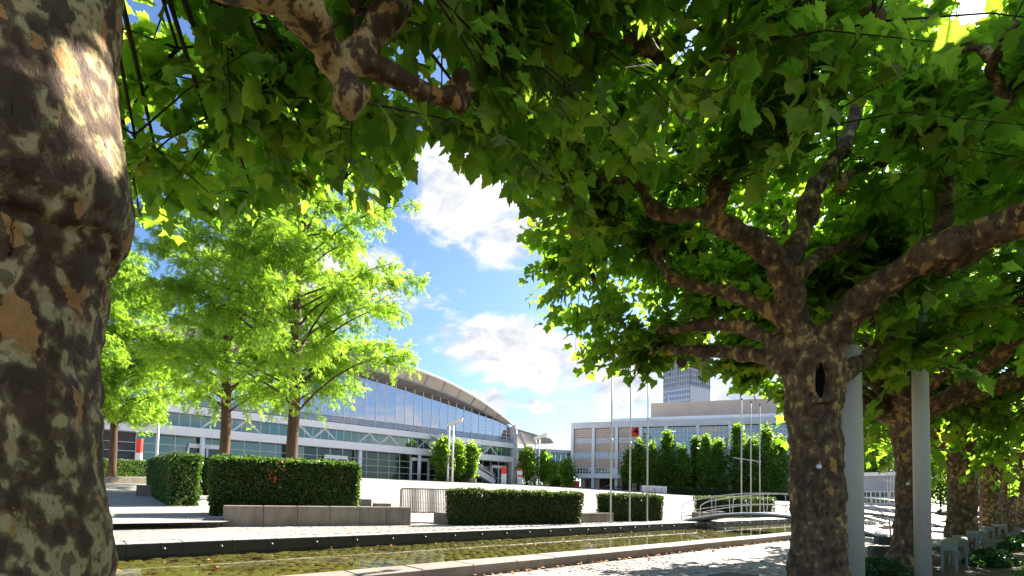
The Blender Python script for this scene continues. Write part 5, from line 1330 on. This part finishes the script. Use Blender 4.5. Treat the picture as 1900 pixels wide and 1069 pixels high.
reflector_lamp(996, 898, 98.0, 'tall lamp with tilted square reflector beside the skywalk')
def totem(x, yb, Y, wd, h, cols_, label):
    c = dep(x, yb, Y); c[2] = ground_z(float(c@NV)) - .1; t_ = root('sign_totem', c, label, 'sign', 'red and white sign totems'); z = 0
    for f, mt in cols_:
        part('panel', MB().box(c+ZV*(z+f*h/2), (wd/2, .15, f*h/2-.01)), mt, t_); z += f*h
    return c
totem(934.5, 896, 93.0, .98, 3.3, ((.6, 'sign_white'), (.4, 'sign_red')), 'red and white sign totem at the foot of the escalator')
totem(964.5, 898, 95.5, .85, 3.1, ((.5, 'sign_white'), (.12, 'sign_red'), (.25, 'sign_white'), (.13, 'sign_red')), 'white sign totem with thin red stripes by the hall corner')
totem(258, 842, 56, .55, 3.4, ((.55, 'sign_white'), (.45, 'sign_red')), 'red topped white sign totem above the far left hedge')
c = dep(870, 892, 88.2); c[2] = ground_z(float(c@NV)); solo('planter', MB().bevbox(c+ZV*.35, (1.25, .6, .4), .05), 'concrete', c, 'grey concrete planter at the foot of the escalator', 'planter')
c = dep(291, 846, 44); c[2] = ground_z(float(c@NV)); t_ = root('street_lamp', c, 'thin grey street lamp above the narrow upright hedge', 'lamp')
part('pole', MB().tube([c-ZV*.1, c+ZV*4.6], [.11, .09], 10), 'pole_paint', t_, True); part('lamp_head', MB().bar(c+ZV*4.6, c+ZV*4.75-np.array([2.2, 0, -.12]), .2, .12), 'dark_grey', t_)
GP = 'pallets of white goods on the plaza edge'
for i, (x, lb) in enumerate([(1197, 'leftmost white pallet stack before the columnar trees'), (1208, 'second white pallet stack from the left'), (1220, 'third white pallet stack from the left'), (1231, 'rightmost white pallet stack before the columnar trees')]):
    c = dep(x, 916, 84); c[2] = ground_z(float(c@NV)); t_ = root('pallet_stack', c, lb, 'pallet', GP)
    part('pallet', MB().box(c+ZV*.07, (.5, .45, .07), E4, N4, ZV), 'wood', t_)
    for k in range(3): part('load', MB().bevbox(c+ZV*(.33+.36*k)+E4*random.uniform(-.02, .02), (.48, .44, .172), .03, E4, N4, ZV), 'pallet_white', t_)
def motorcycle(x, yb, Y, label):
    c = dep(x, yb, Y); c[2] = ground_z(float(c@NV)); t_ = root('motorcycle', c, label, 'motorcycle', 'parked motorcycles under the beige hall'); e = E4
    for o in (-.7, .7):
        a = MB(); pts = [c+e*o+ZV*.31+e*.3*math.cos(q)+ZV*.3*math.sin(q) for q in np.linspace(0, 2*PI, 15)]; a.tube(pts, .06, 6, False); wo = part('wheel', a, 'black_print', t_)
    a = MB(); a.blob(c+e*.15+ZV*.75, .25, (1.5, .8, .7), 10, 6, .02); a.bar(c-e*.7+ZV*.45, c+e*.2+ZV*.65, .15, .25); a.bar(c+e*.7+ZV*.3, c+e*.45+ZV*1.0, .08); part('body', a, 'dark_grey', t_)
    a = MB(); a.bar(c-e*.65+ZV*.82, c-e*.0+ZV*.78, .26, .12); part('seat', a, 'black_print', t_)
    a = MB(); a.bar(c+e*.42+ZV*1.02-N4*.35, c+e*.42+ZV*1.02+N4*.35, .05); part('handlebar', a, 'steel', t_)
motorcycle(1127, 907, 100, 'dark motorcycle parked left of the first thin pole'); motorcycle(1150, 908, 99, 'dark motorcycle parked between the first two thin poles')
c = dep(1067, 903, 104); c[2] = ground_z(float(c@NV)); t_ = root('skip_container', c, 'red waste container beside the beige pier', 'container')
part('tub', MB().box(c+ZV*.6, (.75, .6, .6), taper=1.12), 'sign_red', t_); part('rim', MB().box(c+ZV*1.22, (.88, .72, .05)), 'sign_red', t_)
c = dep(1030, 900, 108); c[2] = ground_z(float(c@NV)); t_ = root('utility_cart', c, 'small orange utility cart below the skywalk trees', 'vehicle')
part('body', MB().bevbox(c+ZV*.75, (1.2, .7, .45), .1), 'orange_paint', t_); part('cab', MB().bevbox(c+ZV*1.5+np.array([-.4, 0, 0]), (.55, .65, .4), .1), 'orange_paint', t_)
for o in (-.8, .8): part('wheel', MB().tube([c+np.array([o, -.75, .32]), c+np.array([o, -.6, .32])], .32, 12), 'black_print', t_)

# ================================================================== GROUND COVER, GRASS, FALLEN LEAVES
def patch(s, p, rs, rp, h, n, size, label, seed):
    r = np.random.default_rng(seed); base = W(s, p, -.01)
    a = r.uniform(0, 2*PI, n); q = np.sqrt(r.uniform(0, 1, n)); z = h*(1-q**2)*r.uniform(.3, 1.1, n)+.01
    P = base + np.outer(np.cos(a)*q*rs, DV) + np.outer(np.sin(a)*q*rp, NV) + np.outer(z, ZV)
    Y = unit(n) + ZV*.2; R = frames(Y, ZV[None]+r.normal(size=(n, 3))*.6)
    t_ = root('ground_cover_plant', base, label, 'plant', 'leafy ground cover patches under the trees')
    fo = link('leaves', cloud_mesh('leaves', 'cover_leaf', QUAD[0], QUAD[1], P, R, r.uniform(size*.7, size*1.3, n)[:, None], r.uniform(0, .94, n), base), t_); fo['kind'] = 'stuff'
    st = MB()
    for k in range(14):
        b_ = base + DV*r.normal()*rs*.4 + NV*r.normal()*rp*.4; st.tube([b_-ZV*.02, b_+ZV*h*.7+r.normal(size=3)*.03], [.004, .002], 4, False)
    part('stem', st, 'twig_bark', t_)
patch(8.9, 1.95, 1.1, .32, .20, 2600, .055, 'leafy ground cover at the foot of the slimmer trunk', 401)
patch(8.0, 1.35, .7, .22, .12, 1100, .05, 'low ground cover at the foot of the slim mast', 402)
patch(12.7, 1.0, 1.3, .35, .22, 2400, .06, 'dark ground cover bush right of the nearest bench', 403)
patch(17.6, .95, 1.4, .32, .24, 2000, .07, 'dark ground cover bush right of the second bench pair', 404)
patch(22.2, .85, 1.5, .35, .26, 1600, .08, 'farthest ground cover bush before the distant mast', 405)
def grass():
    r = np.random.default_rng(77); n = 26000
    s = r.uniform(8.5, 30, n); p = r.uniform(-1.6, .62, n) + .05*np.sin(s*3)
    P = np.outer(s, DV) + np.outer(p, NV) - ZV*.015; L = r.uniform(.05, .12, n)
    tv = [(-.07, 0, 0), (.07, 0, 0), (0, 1, .12)]
    R = frames(ZV[None] + r.normal(size=(n, 3))*.4, unit(n)); 
    o = link('grass', cloud_mesh('grass', 'grass_blade', tv, [(0, 1, 2)], P, R, L[:, None], r.uniform(0, .94, n))); tag(o, 'strip of lawn at the lower right corner', 'grass', None, 'stuff')
grass()
def litter():
    r = np.random.default_rng(78); P = []
    for k in range(420):
        P.append(W(r.uniform(3, 26), 5.03 - abs(r.normal())*.06, .018))
    for k in range(160): P.append(W(r.uniform(3, 22), r.uniform(2.3, 4.9), .02))
    for k in range(260): P.append(W(r.uniform(-1, 24), r.uniform(5.6, 9.9), -.060))
    for k in range(250): P.append(W(r.uniform(6, 22), r.uniform(.8, 2.2), 0.0))
    P = np.array(P); n = len(P); R = frames(unit(n)*np.array([1, 1, .25]), ZV[None]+r.normal(size=(n, 3))*.35)
    S = r.uniform(.025, .07, n)[:, None]
    o = link('fallen_leaves', cloud_mesh('fallen_leaves', 'fallen_leaf', LEAF_LO[0], LEAF_LO[1], P, R, S, r.uniform(size=n))); tag(o, 'brown fallen leaves gathered along the kerb and on the water', 'leaves', None, 'stuff')
litter()
print('done', round(time.time()-T0, 1))
